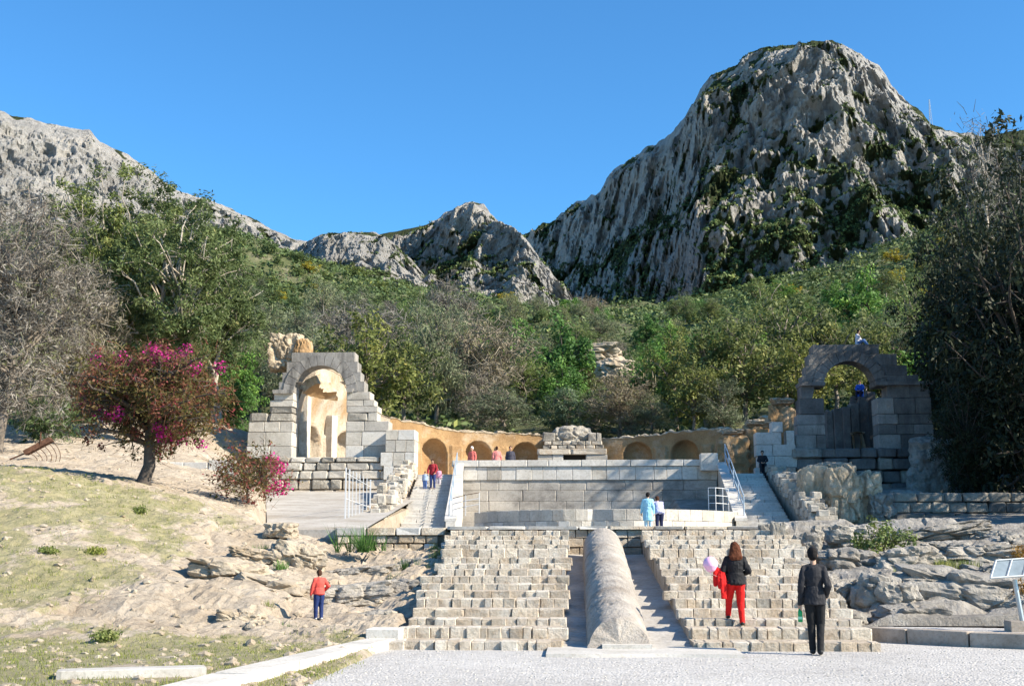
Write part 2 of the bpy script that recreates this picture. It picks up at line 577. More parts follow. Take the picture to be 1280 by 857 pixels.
LP = [tuple(P(*q)) for q in [
    (50, 780, 23.5), (50, 740, 25.5), (50, 700, 28), (50, 660, 31), (50, 620, 34), (0, 588, 37), (150, 780, 23.5), (150, 740, 26), (150, 700, 29),
    (150, 650, 33), (150, 615, 37), (250, 785, 23.8), (250, 720, 29), (250, 680, 33), (250, 640, 37), (330, 792, 23.4), (330, 740, 27.5), (330, 700, 31.5),
    (330, 665, 36), (330, 635, 42), (398, 777, 27), (398, 740, 30), (400, 704, 34), (400, 672, 38), (470, 784, 25), (470, 742, 29.5), (470, 710, 34),
    (470, 695, 36.5), (182, 607, 40), (100, 592, 44), (50, 573, 48), (0, 562, 52), (100, 552, 60), (0, 545, 64), (200, 582, 50), (250, 562, 60),
    (300, 590, 57), (290, 545, 72), (400, 660, 41), (400, 620, 62), (-200, 620, 34), (-200, 560, 48), (-200, 540, 65), (0, 535, 78), (-200, 530, 90),
    (150, 540, 85), (290, 540, 92), (-300, 700, 28), (-300, 530, 92)]]
LP += [(-6.7, 16.9, .06), (-5.1, 17.6, .05), (-4.6, 17, .03), (-12, 18, .1), (-9, 20.7, .12), (-6, 20.7, .1), (-4.6, 21.5, .08), (-3.7, 23.4, .1), (-20, 20, .3),
       (-3.3, 25, .35), (-3.6, 30, 1.05), (-3.8, 35, 1.75), (-12, 14, 0.0), (-5, 14.5, 0.0), (-30, 15, .3), (-9.5, 68, 5.0), (-14, 68, 5.2), (-19, 69, 5.9), (-12, 85, 6.0), (-40, 92, 11)]
HL = tps(LP)

nx, ny = 330, 400
xs = -3.15 - (np.linspace(0, 1, nx) ** 1.5) * 57
ys = 14.6 + (np.linspace(0, 1, ny) ** 1.6) * 82
gx, gy = np.meshgrid(xs, ys, indexing='ij')


def bank_z(gx, gy):
    z = HL(gx, gy)
    p3 = np.stack([gx, gy, z * 0], -1)
    amp = sstep(18.5, 23, gy)
    z = z + amp * (0.16 * fbm(p3 * 0.55, 5, 3) + 0.10 * fbm(p3 * 2.3, 5, 4) + 0.05 * ridged(p3 * 5.0, 2, 8))
    # bedrock ledges towards the staircase
    rk = sstep(-12.5, -8.5, gx) * sstep(22.5, 24.5, gy) * (1 - sstep(39, 43, gy))
    q = np.stack([gx * 0.55 + gy * 0.25, gy * 0.42 - gx * 0.2, gx * 0], -1)
    f1, f2, idn = worley(q, 5)
    z = z + rk * ((idn - 0.5) * 0.16 + 0.08 * np.clip((f2 - f1) * 3, 0, 1) + (idn - .5) * 0.16 * (p3[..., 0] * 0.5 - np.floor(p3[..., 0] * 0.5)))
    return z, rk


gz, rk = bank_z(gx, gy)
edge = sstep(-3.15, -3.6, gx)
gz = gz * 1.0 - (1 - edge) * 0.5
# sink below the paved yard and the stone terrace
_f = np.clip((gy - 38.3) / 31.0, 0, 1)
_x0 = P(352, 640, 40).x + (P(330, 620, 69).x - P(352, 640, 40).x) * _f
pav = sstep(-0.6, 0.15, gx - _x0) * sstep(37.2, 38.6, gy) * (1 - sstep(69.5, 70.5, gy))
gz = gz - pav * np.maximum(0, gz - np.where(gx > -7.9, 2.1, 2.15 + np.clip(gy - 41, 0, 99) / 28.3 * 2.75)) - 2.0 * sstep(-17.5, -16.5, gx) * sstep(70.5, 72, gy) * (1 - sstep(86, 88, gy))
veg = (0.44 + 0.36 * fbm(np.stack([gx * .33, gy * .33, gx * 0], -1), 4, 21) + 0.42 * fbm(np.stack([gx * 1.4, gy * 1.1, gx * 0], -1), 4, 22)) * (1 - 0.75 * rk) * (1 - 0.62 * sstep(37, 43, gy))
veg = veg + 0.22 * (1 - sstep(20.5, 23, gy)) + 0.12 * sstep(-7.5, -11, gx) * (1 - sstep(34, 40, gy))
bankveg = veg
bankV = np.stack([gx, gy, gz], -1).reshape(-1, 3)
tag(obj('bank', mk_mesh('bank', bankV, grid_faces(nx, ny)[:, ::-1], M['bank'], False, {'veg': veg.ravel()})), kind='structure')

# right-hand bank: rising bedrock and shaded terrace
RP = [tuple(P(*q)) for q in [(1280, 745, 27), (1280, 695, 32), (1280, 662, 37), (1150, 765, 26), (1150, 705, 31.5), (1150, 664, 37), (1060, 765, 26.5),
                             (1060, 705, 32), (1060, 664, 37), (1500, 745, 27), (1500, 695, 32), (1500, 660, 37)]]
RP += [(5.4, 24.9, .05), (7.5, 25.2, .24), (10, 24.6, .24), (14, 24.5, .3), (5.0, 28, .7), (5.6, 33, 1.5), (6, 36.5, 2.2), (8, 45, 2.4), (14, 45, 2.5), (22, 45, 2.7), (22, 52, 3.0), (14, 55, 3.0),
       (30, 60, 4.2), (22, 62, 4.2), (14, 62, 3.6), (20, 72, 6), (24, 85, 8.6), (30, 95, 11), (45, 95, 12), (45, 60, 5), (45, 40, 3), (45, 26, 1.5), (9, 62, 3.6), (18, 88, 9)]
HR = tps(RP)
nx, ny = 330, 300
xs = 5.0 + (np.linspace(0, 1, nx) ** 1.4) * 45
ys = 23.8 + (np.linspace(0, 1, ny) ** 1.7) * 72
gx, gy = np.meshgrid(xs, ys, indexing='ij')
gz = HR(gx, gy)
rk = sstep(25.2, 26.6, gy + 0.4 * np.sin(gx * 1.3)) * (1 - sstep(37.5, 40, gy)) * sstep(5.0, 6.2, gx)
q = np.stack([gx * 0.33 + 0.15 * gy, gy * 0.52 - gx * .1, gx * 0], -1)
q = q + 0.25 * np.stack([fbm(q * 1.3, 3, 61), fbm(q * 1.3, 3, 62), q[..., 0] * 0], -1)
f1, f2, idn = worley(q, 15)
pr = np.stack([gx, gy, gx * 0], -1)
gz = gz + rk * ((idn - 0.5) * 0.55 + 0.32 * np.clip((f2 - f1) * 2.6, 0, 1) - 0.2 + 0.17 * fbm(pr * 1.1, 5, 31) + 0.06 * ridged(pr * 3.2, 3, 32))
gz = np.where((gy < 25.6), np.minimum(gz, 0.235 + 0 * gz), gz)
gz = gz - 0.35 * (1 - sstep(5.0, 5.4, gx)) - 2.2 * (1 - sstep(17.0, 18, gx)) * sstep(70.5, 72, gy) * (1 - sstep(86, 88, gy))
tag(obj('rocky_slope', mk_mesh('rocky_slope', np.stack([gx, gy, gz], -1).reshape(-1, 3), grid_faces(nx, ny), M['rock'], False)), kind='structure')

# forecourt gravel: one sheet to the horizon
n = 60
gxx = np.sign(np.linspace(-1, 1, n)) * np.abs(np.linspace(-1, 1, n)) ** 4 * 5000
gx, gy = np.meshgrid(gxx, gxx + 20, indexing='ij')
tag(obj('ground', mk_mesh('ground', np.stack([gx, gy, gx * 0], -1).reshape(-1, 3), grid_faces(n, n), M['gravel'])), kind='structure')


# wooded hillside
def HH(x, y):
    x, y = np.asarray(x, float), np.asarray(y, float)
    z = 9.0 + 0.205 * (y - 88) + 0.00005 * (y - 88) ** 2
    k = np.clip((x - 5) / 120, -1.2, 1.2) ** 2 * 23 * sstep(90, 470, y)
    p = np.stack([x * 0.018, y * 0.018, x * 0], -1)
    return z + k + 9 * fbm(p, 4, 41) * sstep(92, 190, y) + 0.8 * fbm(p * 8, 3, 43)


nx, ny = 300, 260
gx, gy = np.meshgrid(np.linspace(-320, 320, nx), 87.5 + np.linspace(0, 1, ny) ** 1.4 * 385, indexing='ij')
tag(obj('hillside', mk_mesh('hillside', np.stack([gx, gy, HH(gx, gy)], -1).reshape(-1, 3), grid_faces(nx, ny), M['hill'], True)), kind='structure')


def interp(stops, x):
    a = np.asarray(stops, float)
    return np.interp(x, a[:, 0], a[:, 1])


SCRUB = []          # (position, size) for shrubs on the mountain sides


def mountain(name, sil, foot_py, foot_d, ridge_d, px0, px1, npx, nt_, amp, seed, prof, vegb=0.0, ribscale=1.0, nscrub=2500, jag=2.0):
    px = np.linspace(px0, px1, npx)
    t = np.concatenate([np.linspace(0, 1, nt_), 1 + np.linspace(0.04, 1, 26)])
    PX, T = np.meshgrid(px, t, indexing='ij')
    sy = interp(sil, PX) + jag * fbm(np.stack([PX * .06, PX * 0, PX * 0 + seed], -1), 4, seed + 3)
    fy, fd, rd = interp(foot_py, PX), interp(foot_d, PX), interp(ridge_d, PX)
    tt = np.clip(T, 0, 1)
    s = interp(prof, tt)                          # depth fraction against height fraction: ledges and cliffs
    V = PA(PX, fy + (sy - fy) * tt, fd + (rd - fd) * s)
    back = np.clip(T - 1, 0, 1)                   # far side falls away behind the crest
    V[..., 1] += back * 260
    V[..., 2] -= back * 170
    # ribs and gullies
    q = V * np.array([0.017, 0.012, 0.009]) * ribscale
    q = q + 0.35 * np.stack([fbm(V * 0.012, 3, seed + 5), fbm(V * 0.012, 3, seed + 6), 0 * T], -1)
    w1 = worley(V * np.array([.024, .024, .015]) * ribscale + q * .8, seed + 41)
    w2 = worley(V * np.array([.075, .075, .05]) * ribscale + 0.5 * fbm(V * .05, 3, seed + 47)[..., None], seed + 43)
    w3 = worley(V * np.array([.21, .21, .19]) * ribscale, seed + 45)
    wq = V + 9 * np.stack([fbm(V * .03, 3, seed + 51), fbm(V * .03, 3, seed + 52), fbm(V * .03, 3, seed + 53)], -1)
    d = ridged(q, 4, seed, gain=.55) * amp * 0.85 + fbm(V * np.array([.035, .035, .02]) * ribscale, 4, seed + 9) * amp * 0.5
    d = d + amp * (0.45 * (0.5 - w1[0]) + 0.30 * (w1[2] - .5) + 0.16 * (0.5 - w2[0]) + 0.20 * (w2[2] - .5) + 0.10 * (w3[2] - .5)) + ridged(wq * np.array([0.085, 0.085, 0.045]) * ribscale, 5, seed + 11, gain=.6) * amp * 0.42
    fade = 1 - 0.72 * sstep(0.90, 1.0, tt)
    dirn = np.stack([-V[..., 0], -V[..., 1], V[..., 2] * 0], -1)
    dirn /= np.linalg.norm(dirn, axis=-1)[..., None]
    V = V + dirn * (d * fade)[..., None]
    V[..., 2] += d * 0.25 * fade * (1 - sstep(0.9, 1.0, tt)) + 0.12 * amp * sstep(.9, 1, tt) * fbm(V * 0.09, 4, seed + 33)
    # slopes for vegetation
    du = np.gradient(V, axis=0)
    dv = np.gradient(V, axis=1)
    N = np.cross(du, dv)
    N /= np.linalg.norm(N, axis=-1)[..., None] + 1e-9
    nz = np.abs(N[..., 2])
    for _ in range(2):
        nz = (nz + np.roll(nz, 1, 0) + np.roll(nz, -1, 0) + np.roll(nz, 1, 1) + np.roll(nz, -1, 1)) / 5
    veg = sstep(0.30, 0.66, nz) * 0.42 + 0.5 * fbm(V * 0.011, 3, seed + 21) + 0.34 * fbm(V * 0.06, 3, seed + 22) + vegb + 0.5 * (1 - sstep(0.14, 0.36, tt)) + 0.26 * sstep(.5, .78, w2[0]) + 0.20 * sstep(.55, .85, w1[0]) + 0.10 * sstep(.5, .8, w3[0]) - 0.05 + 0.16 * np.exp(-((tt - .56) / .06) ** 2) - 0.10 * sstep(.62, .8, tt)
    o = obj(name, mk_mesh(name, V.reshape(-1, 3), grid_faces(*PX.shape), M['mountain'], False, {'veg': veg.ravel()}))
    tag(o, kind='structure')
    rng = np.random.default_rng(seed)
    cand = np.argwhere((veg > 0.48) & (T < 1.0) & (T > 0.02))
    if len(cand):
        cand = cand[rng.choice(len(cand), min(nscrub, len(cand)), replace=False)]
        for i, j in cand:
            SCRUB.append((V[i, j], rng.uniform(0.7, 2.3) * (1.25 - 0.5 * tt[i, j] + 1.1 * max(0, 1 - tt[i, j] / .34))))


PROF_CLIFF = [(0, 0), (0.15, 0.30), (0.30, 0.40), (0.52, 0.52), (0.60, 0.70), (0.70, 0.77), (0.93, 0.90), (1, 1)]
PROF_SOFT = [(0, 0), (0.35, 0.45), (0.6, 0.6), (0.9, 0.85), (1, 1)]
mountain('mountain',
         [(480, 360), (560, 335), (600, 312), (640, 297), (660, 293), (690, 276), (720, 256), (750, 241), (765, 216), (790, 200), (830, 175), (855, 150), (870, 124),
          (890, 97), (925, 76), (960, 59), (1000, 53), (1040, 55), (1075, 68), (1100, 90), (1125, 125), (1150, 141), (1165, 156), (1200, 166), (1260, 182), (1340, 190), (1560, 215)],
         [(480, 470), (1600, 430)],
         [(480, 1150), (600, 1000), (700, 850), (790, 660), (880, 480), (1000, 455), (1150, 450), (1560, 460)],
         [(480, 1350), (600, 1200), (700, 1060), (800, 910), (880, 785), (1000, 735), (1120, 715), (1200, 700), (1560, 690)],
         480, 1560, 820, 330, 25, 101, PROF_CLIFF, 0.17, 1.0, 24000)
mountain('mountain',
         [(440, 330), (480, 306), (497, 296), (520, 287), (545, 273), (570, 259), (590, 253), (605, 259), (613, 271), (640, 287), (655, 300), (680, 330), (720, 380), (760, 430)],
         [(440, 430), (760, 440)], [(440, 455), (560, 425), (640, 420), (760, 430)], [(440, 600), (560, 560), (640, 520), (700, 500), (760, 490)],
         440, 760, 330, 200, 13, 202, PROF_CLIFF, -0.02, 1.5, 1800, 1.5)
mountain('mountain',
         [(330, 340), (380, 306), (400, 296), (430, 290), (470, 292), (490, 303), (510, 322), (560, 372)],
         [(330, 420), (560, 420)], [(330, 440), (560, 420)], [(330, 540), (440, 520), (560, 520)],
         330, 560, 200, 110, 9, 303, PROF_SOFT, -0.06, 1.6, 700, 1.5)
mountain('mountain',
         [(-420, 40), (-200, 95), (0, 140), (55, 155), (112, 163), (124, 178), (150, 190), (177, 209), (220, 238), (290, 262), (330, 281), (352, 293), (385, 303), (430, 318), (520, 330), (640, 340)],
         [(-420, 420), (640, 430)], [(-420, 400), (640, 470)], [(-420, 560), (0, 600), (300, 660), (640, 700)],
         -420, 640, 520, 150, 13, 404, PROF_SOFT, -0.05, 1.3, 1800)
mountain('mountain', [(380, 320), (440, 300), (500, 288), (540, 280), (580, 290), (660, 330)], [(380, 420), (660, 430)], [(380, 640), (660, 640)], [(380, 760), (660, 760)],
         380, 660, 140, 60, 6, 505, PROF_SOFT, 0.5, 1.5, 500, 1.0)
mountain('mountain', [(1080, 210), (1150, 185), (1200, 172), (1245, 168), (1280, 163), (1340, 150), (1560, 120)], [(1080, 400), (1560, 400)], [(1080, 800), (1560, 780)], [(1080, 1000), (1560, 960)],
         1080, 1560, 160, 70, 10, 606, PROF_SOFT, 0.45, 1.0, 600, 1.0)


# scrub on the mountain sides: nobody could count it, one object
def leaf_cloud(rng, centres, radius, count, size, aspect=0.55, squash=0.8, upbias=0.3, crnd=0.35):
    """rhombic leaves spread round the centres -> V, F, rnd"""
    centres = np.asarray(centres, float)
    n = len(centres)
    radius = np.broadcast_to(np.asarray(radius, float), (n,))
    k = np.repeat(np.arange(n), count)
    d = rng.normal(size=(len(k), 3))
    d /= np.linalg.norm(d, axis=1)[:, None]
    rr = rng.random(len(k)) ** 0.45
    c = centres[k] + d * (rr * radius[k])[:, None] * np.array([1, 1, squash])
    nrm = d * 0.9 + rng.normal(size=(len(k), 3)) * 0.45 + np.array([0, 0, upbias])
    nrm /= np.linalg.norm(nrm, axis=1)[:, None]
    a = np.cross(nrm, rng.normal(size=(len(k), 3)))
    a /= np.linalg.norm(a, axis=1)[:, None] + 1e-9
    b = np.cross(nrm, a)
    sz = np.broadcast_to(np.asarray(size, float), (n,))[k] * rng.uniform(0.6, 1.4, len(k))
    a, b = a * sz[:, None] * 0.5, b * (sz * aspect)[:, None] * 0.5
    V = np.stack([c - a, c + b, c + a, c - b], 1).reshape(-1, 3)
    F = np.arange(len(k) * 4).reshape(-1, 4)
    cr = rng.random(n)
    rnd = np.clip(rng.random(len(k)) * (1 - crnd) + cr[k] * crnd, 0, 1)
    return V, F, np.repeat(rnd, 4)


rng = np.random.default_rng(7)
sc = np.array([p for p, s in SCRUB])
ss = np.array([s for p, s in SCRUB])
V, F, rn = leaf_cloud(rng, sc + np.array([0, 0, 0.4]), ss * 0.62, 11, ss * 0.55, 0.8, 0.75, 0.4, 0.6)
tag(obj('mountain_scrub', mk_mesh('mountain_scrub', V, F, M['lf_scrub'], False, {'rnd': rn})), 'low dark green scrub dotted over the rocky mountain sides', 'scrub', kind='stuff')

# ------------------------------------------------------------------ masonry helpers
def rough_block(seed, mat, bev=0.05, jit=0.03):
    bm = bmesh.new()
    bmesh.ops.create_cube(bm, size=1.0)
    bmesh.ops.bevel(bm, geom=bm.edges[:], offset=bev, segments=1, affect='EDGES', profile=0.5)
    r = random.Random(seed)
    for v in bm.verts:
        v.co += Vector((r.uniform(-jit, jit), r.uniform(-jit, jit), r.uniform(-jit, jit)))
    return bm_mesh('block', bm, mat)


_bcache = {}


def block_mesh(mat, style='cut'):
    key = (mat, style)
    if key not in _bcache:
        b, j = {'cut': (0.03, 0.008), 'rough': (0.10, 0.045), 'step': (0.055, 0.03)}[style]
        _bcache[key] = [rough_block(i * 7 + sum(map(ord, mat)) % 97, M[mat], b, j) for i in range(6)]
    return _bcache[key]


rb = random.Random(11)


def block(parent, c, size, mat='pale', style='cut', name='block', rz=0.0, rx=0.0, ry=0.0):
    me = rb.choice(block_mesh(mat, style))
    flip = rb.choice((1, -1))
    return obj(name, me, parent, c, (rx, ry, rz + (math.pi if flip < 0 else 0)), size)


def course(parent, x0, x1, z0, z1, yf, depth, wmin, wmax, mat='pale', style='cut', gap=0.012, yjit=0.01, name='block', ymap=None):
    """one course of blocks along x whose front face stands at y = yf"""
    x = x0
    while x < x1 - 0.02:
        wd = rb.uniform(wmin, wmax)
        if x1 - (x + wd) < wmin * 0.6:
            wd = x1 - x
        m_ = rb.choice(mat) if isinstance(mat, (list, tuple)) else mat
        st = style if not isinstance(style, (list, tuple)) else rb.choice(style)
        jy = rb.uniform(-yjit, yjit)
        block(parent, (x + wd / 2, yf + depth / 2 + jy, (z0 + z1) / 2), (wd - gap, depth, z1 - z0 - gap), m_, st, name)
        x += wd


def prism_xz(poly, y0, y1, mat, name='block', parent=None):
    """polygon in x,z extruded along y"""
    n = len(poly)
    V = [(x, y0, z) for x, z in poly] + [(x, y1, z) for x, z in poly]
    me = bpy.data.meshes.new(name)
    F = [tuple(range(n)), tuple(range(2 * n - 1, n - 1, -1))] + [(i, i + n, (i + 1) % n + n, (i + 1) % n) for i in range(n)]
    me.from_pydata(V, [], F)
    bm = bmesh.new()
    bm.from_mesh(me)
    bmesh.ops.recalc_face_normals(bm, faces=bm.faces)
    bm.to_mesh(me)
    bm.free()
    me.materials.append(mat)
    return obj(name, me, parent)


def rock_mesh(seed, size, mat, sub=4, rough=0.22, boxy=0.55, strata=0.0):
    """weathered boulder: squared-off ball with fissures"""
    bm = bmesh.new()
    bmesh.ops.create_icosphere(bm, subdivisions=sub, radius=1.0)
    V = np.array([v.co[:] for v in bm.verts])
    m = np.abs(V).max(1)[:, None]
    V = V * (1 - boxy) + (V / m) * boxy * 0.85
    off = np.array([seed * 3.17, seed * 1.31, seed * 0.77])
    r = 1 + rough * fbm(V * 1.1 + off, 3, seed) + rough * 0.5 * ridged(V * 2.3 + off, 3, seed + 1) - rough * 0.3
    f1, f2, idn = worley(V * 1.25 + off, seed + 2)
    r = r + (idn - 0.5) * rough * 0.8 - rough * 0.7 * (1 - sstep(0.0, 0.16, f2 - f1))
    r = r + 0.06 * fbm(V * 6 + off, 3, seed + 4)
    V = V * r[:, None]
    V = V * np.array(size)
    if strata:
        z = V[:, 2] / strata
        V[:, :2] *= (1 + 0.06 * (vnoise(np.stack([np.floor(z), z * 0, z * 0 + seed], -1), seed) - 0.5))[:, None]
    for v, c in zip(bm.verts, V):
        v.co = c
    return bm_mesh('rock', bm, mat, False)


# ------------------------------------------------------------------ lower staircase, sloping column and gutter ramps
YB, YT, NST = 22.0, 36.2, 16
ZT = 2.32
rises = [0.16, 0.19, 0.12, 0.15, 0.17, 0.14, 0.13, 0.16, 0.15, 0.12, 0.15, 0.23, 0.12, 0.14, 0.13, 0.16]
sc_ = ZT / sum(rises)
rises = [r * sc_ for r in rises]


def flight(label, xl, xr, seed):
    t = thing('staircase', label, 'stairs', ((xl(0) + xr(0)) / 2, YB, 0))
    base = Vector(t.location)
    rr = random.Random(seed)
    core = MB()
    z = 0.0
    run = (YT - YB) / NST
    for i in range(NST):
        y0 = YB + i * run
        z1 = z + rises[i]
        f = i / (NST - 1)
        a, b = xl(f), xr(f)
        # bedding slab under and behind the edging stones
        core.box((a - base.x + 0.06, y0 + 0.06 - base.y, -0.2), (b - base.x - 0.06, y0 + run + 0.3 - base.y, z1 - 0.012 - base.z))
        x = a + rr.uniform(-.12, .12)
        kind = rr.random()
        big = i in (11, 3)
        while x < b - 0.05:
            wd = rr.uniform(.14, .32) if not big else rr.uniform(.3, .6)
            if i in (5, 8, 13):
                wd *= 1.35
            if b - (x + wd) < 0.14:
                wd = b - x + rr.uniform(-.05, .1)
            dz = rr.uniform(-.018, .012)
            jy = rr.uniform(-.03, .03)
            dp = rr.uniform(.36, .62)
            if rr.random() > 0.03:
                mt = 'rough' if rr.random() < 0.03 else ('step_pale' if rr.random() < 0.35 else 'step')
                o = obj('stone', rr.choice(block_mesh(mt, 'step')), t, (x + wd / 2 - base.x, y0 + dp / 2 + jy - base.y, (z + z1 + dz) / 2 - 0.03),
                        (rr.uniform(-.05, .05), rr.uniform(-.03, .03), rr.choice((0, math.pi)) + rr.uniform(-.05, .05)), (wd - rr.uniform(-.004, .014), dp, z1 - z + 0.06))
            x += wd
        z = z1
    obj('bedding', core.mesh('bedding', M['mortar']), t)
    return t


flight('broad pale stone staircase between the bedrock slope and the sloping column', lambda f: -3.25 - 0.62 * f ** 1.3 + (0.12 if f > .5 else -0.05), lambda f: -0.27 + 0.02 * f, 1)
flight('broad pale stone staircase beside the grey boulders, climbed by the woman in red trousers', lambda f: 1.95 - 0.12 * f, lambda f: 5.25 + 0.75 * f, 2)

slope = ZT / (YT - YB)
rslope = 1.66 / (YT - YB)
# ramps on both sides of the column
mb = MB()
N_ = 40
for (x0, x1) in ((-0.30, 2.02),):
    V = []
    for i in range(N_ + 1):
        y = YB + 0.05 + (YT - YB) * i / N_
        z = rslope * (y - YB)
        V += [(x0, y, z + 0.015 * math.sin(i * 1.7)), (x0 + .4, y, z - .03), (x1 - .5, y, z - .03), (x1, y, z + .02 * math.sin(i * 2.3))]
    F = []
    for i in range(N_):
        for k in range(3):
            F.append((i * 4 + k, i * 4 + k + 1, i * 4 + k + 5, i * 4 + k + 4))
    mb.add(V, F)
tag(obj('ramp', mb.mesh('ramp', M['concrete'])), kind='structure')

# the massive sloping column (half-round, pitted)
nu, nv = 420, 90
u = np.linspace(0, 1, nu)
a = np.linspace(-0.22 * math.pi, 1.22 * math.pi, nv)
U, A = np.meshgrid(u, a, indexing='ij')
rad = 0.56
CZ0, cslope = -0.04, 1.90 / (YT - YB)
pp = np.stack([rad * np.cos(A), U * (YT - YB - 0.4), rad * np.sin(A) * 1.05], -1)
nn = np.stack([np.cos(A), A * 0, np.sin(A)], -1)
pit = fbm(pp * np.array([3.5, 3.5, 3.5]), 4, 71) * 0.022 + fbm(pp * 1.1, 2, 75) * .02 - 0.012 * sstep(.1, .5, fbm(pp * 14, 2, 76)) - 0.045 * sstep(0.25, 0.6, fbm(pp * 9, 3, 72)) * sstep(0.45, 0.75, A / math.pi + 0.25 * fbm(pp * 1.2, 3, 73))
pp = pp + nn * pit[..., None]
colm = thing('sloping_column', 'massive pitted half-round stone column lying up the slope between two staircases', 'column', (0.70, YB - 0.25, 0.0))
V = pp.reshape(-1, 3)
V[:, 2] += cslope * V[:, 1] + CZ0
V[:, 1] -= 0.55 * (V[:, 2] - CZ0 - cslope * V[:, 1]) * np.clip(1 - V[:, 1] / 1.5, 0, 1) * -1
V[:, 1] += (0.22 * fbm(V * 2.2, 3, 77) - .05) * np.clip(1 - V[:, 1] / 1.2, 0, 1) ** 2
me = mk_mesh('shaft', V, grid_faces(nu, nv), M['column'], True)
obj('shaft', me, colm)
# end face of the column
ring = V.reshape(nu, nv, 3)[0].copy()
c = ring.mean(0)[None]
capV = np.concatenate([ring, c])
capF = [(i, i + 1, len(ring), len(ring)) for i in range(len(ring) - 1)] + [(len(ring) - 1, 0, len(ring), len(ring))]
obj('end_face', MB().add(capV, capF).mesh('end_face', M['column']), colm)
obj('plinth', MB().box((-0.30, -0.12, -0.02), (0.56, 0.5, 0.13)).mesh('plinth', M['kerb']), colm)
# concrete apron at the foot
ap = thing('apron_slab', 'low white concrete apron slab at the foot of the sloping column', 'slab', (0.8, 21.2, 0))
apm = MB()
xs_ = np.linspace(-1.35, 1.9, 14)
V = [(x, -0.55 + 0.06 * math.sin(x * 2.2), 0.055) for x in xs_] + [(x, 0.95, 0.06) for x in xs_] + [(x, -0.58 + 0.06 * math.sin(x * 2.2), -0.02) for x in xs_]
F = []
for i in range(13):
    F += [(i, i + 1, 15 + i, 14 + i), (28 + i, 29 + i, i + 1, i)]
obj('top', apm.add(V, F).mesh('top', M['kerb']), ap)

# wall behind the head of the column + edge of the landing
lw = thing('landing_wall', 'low stone retaining wall edging the landing behind the head of the column', 'wall', (0, 36.6, 0))
for k, (z0, z1) in enumerate(((1.55, 1.85), (1.85, 2.12), (2.12, 2.36))):
    course(lw, -0.4, 2.15, z0, z1, 0.0 - 0.02 * k, 0.5, .3, .6, ('step', 'rough', 'step'), 'step')
course(lw, -3.9, 6.2, 2.36, 2.47, -0.14, 0.9, .8, 1.6, ('white', 'step'), 'step', name='coping_stone')
lw2 = thing('landing_wall', 'low rubble wall with white coping above the tuft of grass on the bedrock', 'wall', (0, 36.9, 0))
xl0, xl1 = P(421, 670, 36.9).x, P(548, 670, 36.9).x
for z0, z1 in ((1.45, 1.72), (1.72, 1.96), (1.96, 2.2)):
    course(lw2, xl0, xl1, z0, z1, 0.0, 0.5, .22, .5, ('step', 'rock_warm', 'rough'), 'rough')
course(lw2, xl0 - .05, xl1 + .2, 2.2, 2.44, -0.05, 1.0, .5, 1.2, ('white', 'step'), 'step', name='coping_stone')
block(lw2, (xl1 - .25, 0.1, 1.55), (.34, .5, .75), 'white', 'step')
block(lw2, (xl1 + .35, 0.05, 1.6), (.5, .5, .8), 'white', 'step')

obj('core', MB().box((-0.5, .3, 1.2), (2.3, .6, 2.3)).mesh('core', M['mortar']), lw)
obj('core', MB().box((xl0 + .1, .3, 1.0), (xl1 + .5, .8, 2.3)).mesh('core', M['mortar']), lw2)
# landing pavement and paved yard sloping up to the left gate
mb = MB()
V = [(-7.5, 37.0, 2.42), (10.5, 37.0, 2.42), (10.5, 53.5, 2.46), (-9.0, 53.5, 2.46)]
mb.add(V, [(0, 1, 2, 3)])
tag(obj('pavement', mb.mesh('pavement', M['concrete'])), kind='structure')
yard = []
for j in range(30):
    for i in range(16):
        fy = j / 29
        y = 38.3 + fy * 31.0
        x = -13.0 + (i / 15) * (13.0 - 6.6 - 0.9 * fy)
        x0 = P(352, 640, 40).x + (P(330, 620, 69).x - P(352, 640, 40).x) * fy
        x = x0 + (i / 15) * (-7.2 - 1.2 * fy - x0)
        z = 2.40 + (max(0, (y - 41)) / 28.3) ** 1.0 * 2.75
        yard.append((x, y, z))
F = [(j * 16 + i, j * 16 + i + 1, (j + 1) * 16 + i + 1, (j + 1) * 16 + i) for j in range(29) for i in range(15)]
rim = [i for i in range(15, -1, -1)] + [j * 16 for j in range(1, 30)]           # outer edge of the yard slab
k0 = len(yard)
yard += [(yard[i][0], yard[i][1], yard[i][2] - 1.3) for i in rim]
F += [(a_, b_, k0 + q_ + 1, k0 + q_) for q_, (a_, b_) in enumerate(zip(rim[:-1], rim[1:]))]
tag(obj('pavement', MB().add(yard, F).mesh('pavement', M['concrete'])), kind='structure')

# ------------------------------------------------------------------ basin: front wall of two lobes, back wall, side walls
bf = thing('basin_wall', 'low pale stone basin front wall curving in two lobes behind the landing', 'wall', (0, 0, 0))
ytop = 3.42


def lobe(xa, xb, yc, bulge, n, dark_end=None):
    for r_, (z0, z1) in enumerate(((2.40, 2.95), (2.95, ytop))):
        for i in range(n):
            f0, f1 = i / n, (i + 1) / n
            off = 0.5 / n if r_ else 0
            f0, f1 = (f0 + off if i else 0), min(1, f1 + off)
            if f1 - f0 < 0.01:
                continue
            q = []
            for f in (f0, f1):
                s = (2 * f - 1)
                xx_ = xa + (xb - xa) * f
                S_ = (xx_ - 1.22) / 5.78
                q.append(Vector((xx_, yc - 3.9 * (1 - S_ * S_) - bulge * (1 - abs(s) ** 2.2), 0)))
            d = q[1] - q[0]
            mid = (q[0] + q[1]) / 2
            ang = math.atan2(d.y, d.x)
            block(bf, (mid.x - math.sin(ang) * 0.22, mid.y + math.cos(ang) * 0.22, (z0 + z1) / 2), (d.length - 0.01, 0.45, z1 - z0 - 0.01), 'pale' if rb.random() < .7 else 'white', 'cut', rz=ang)


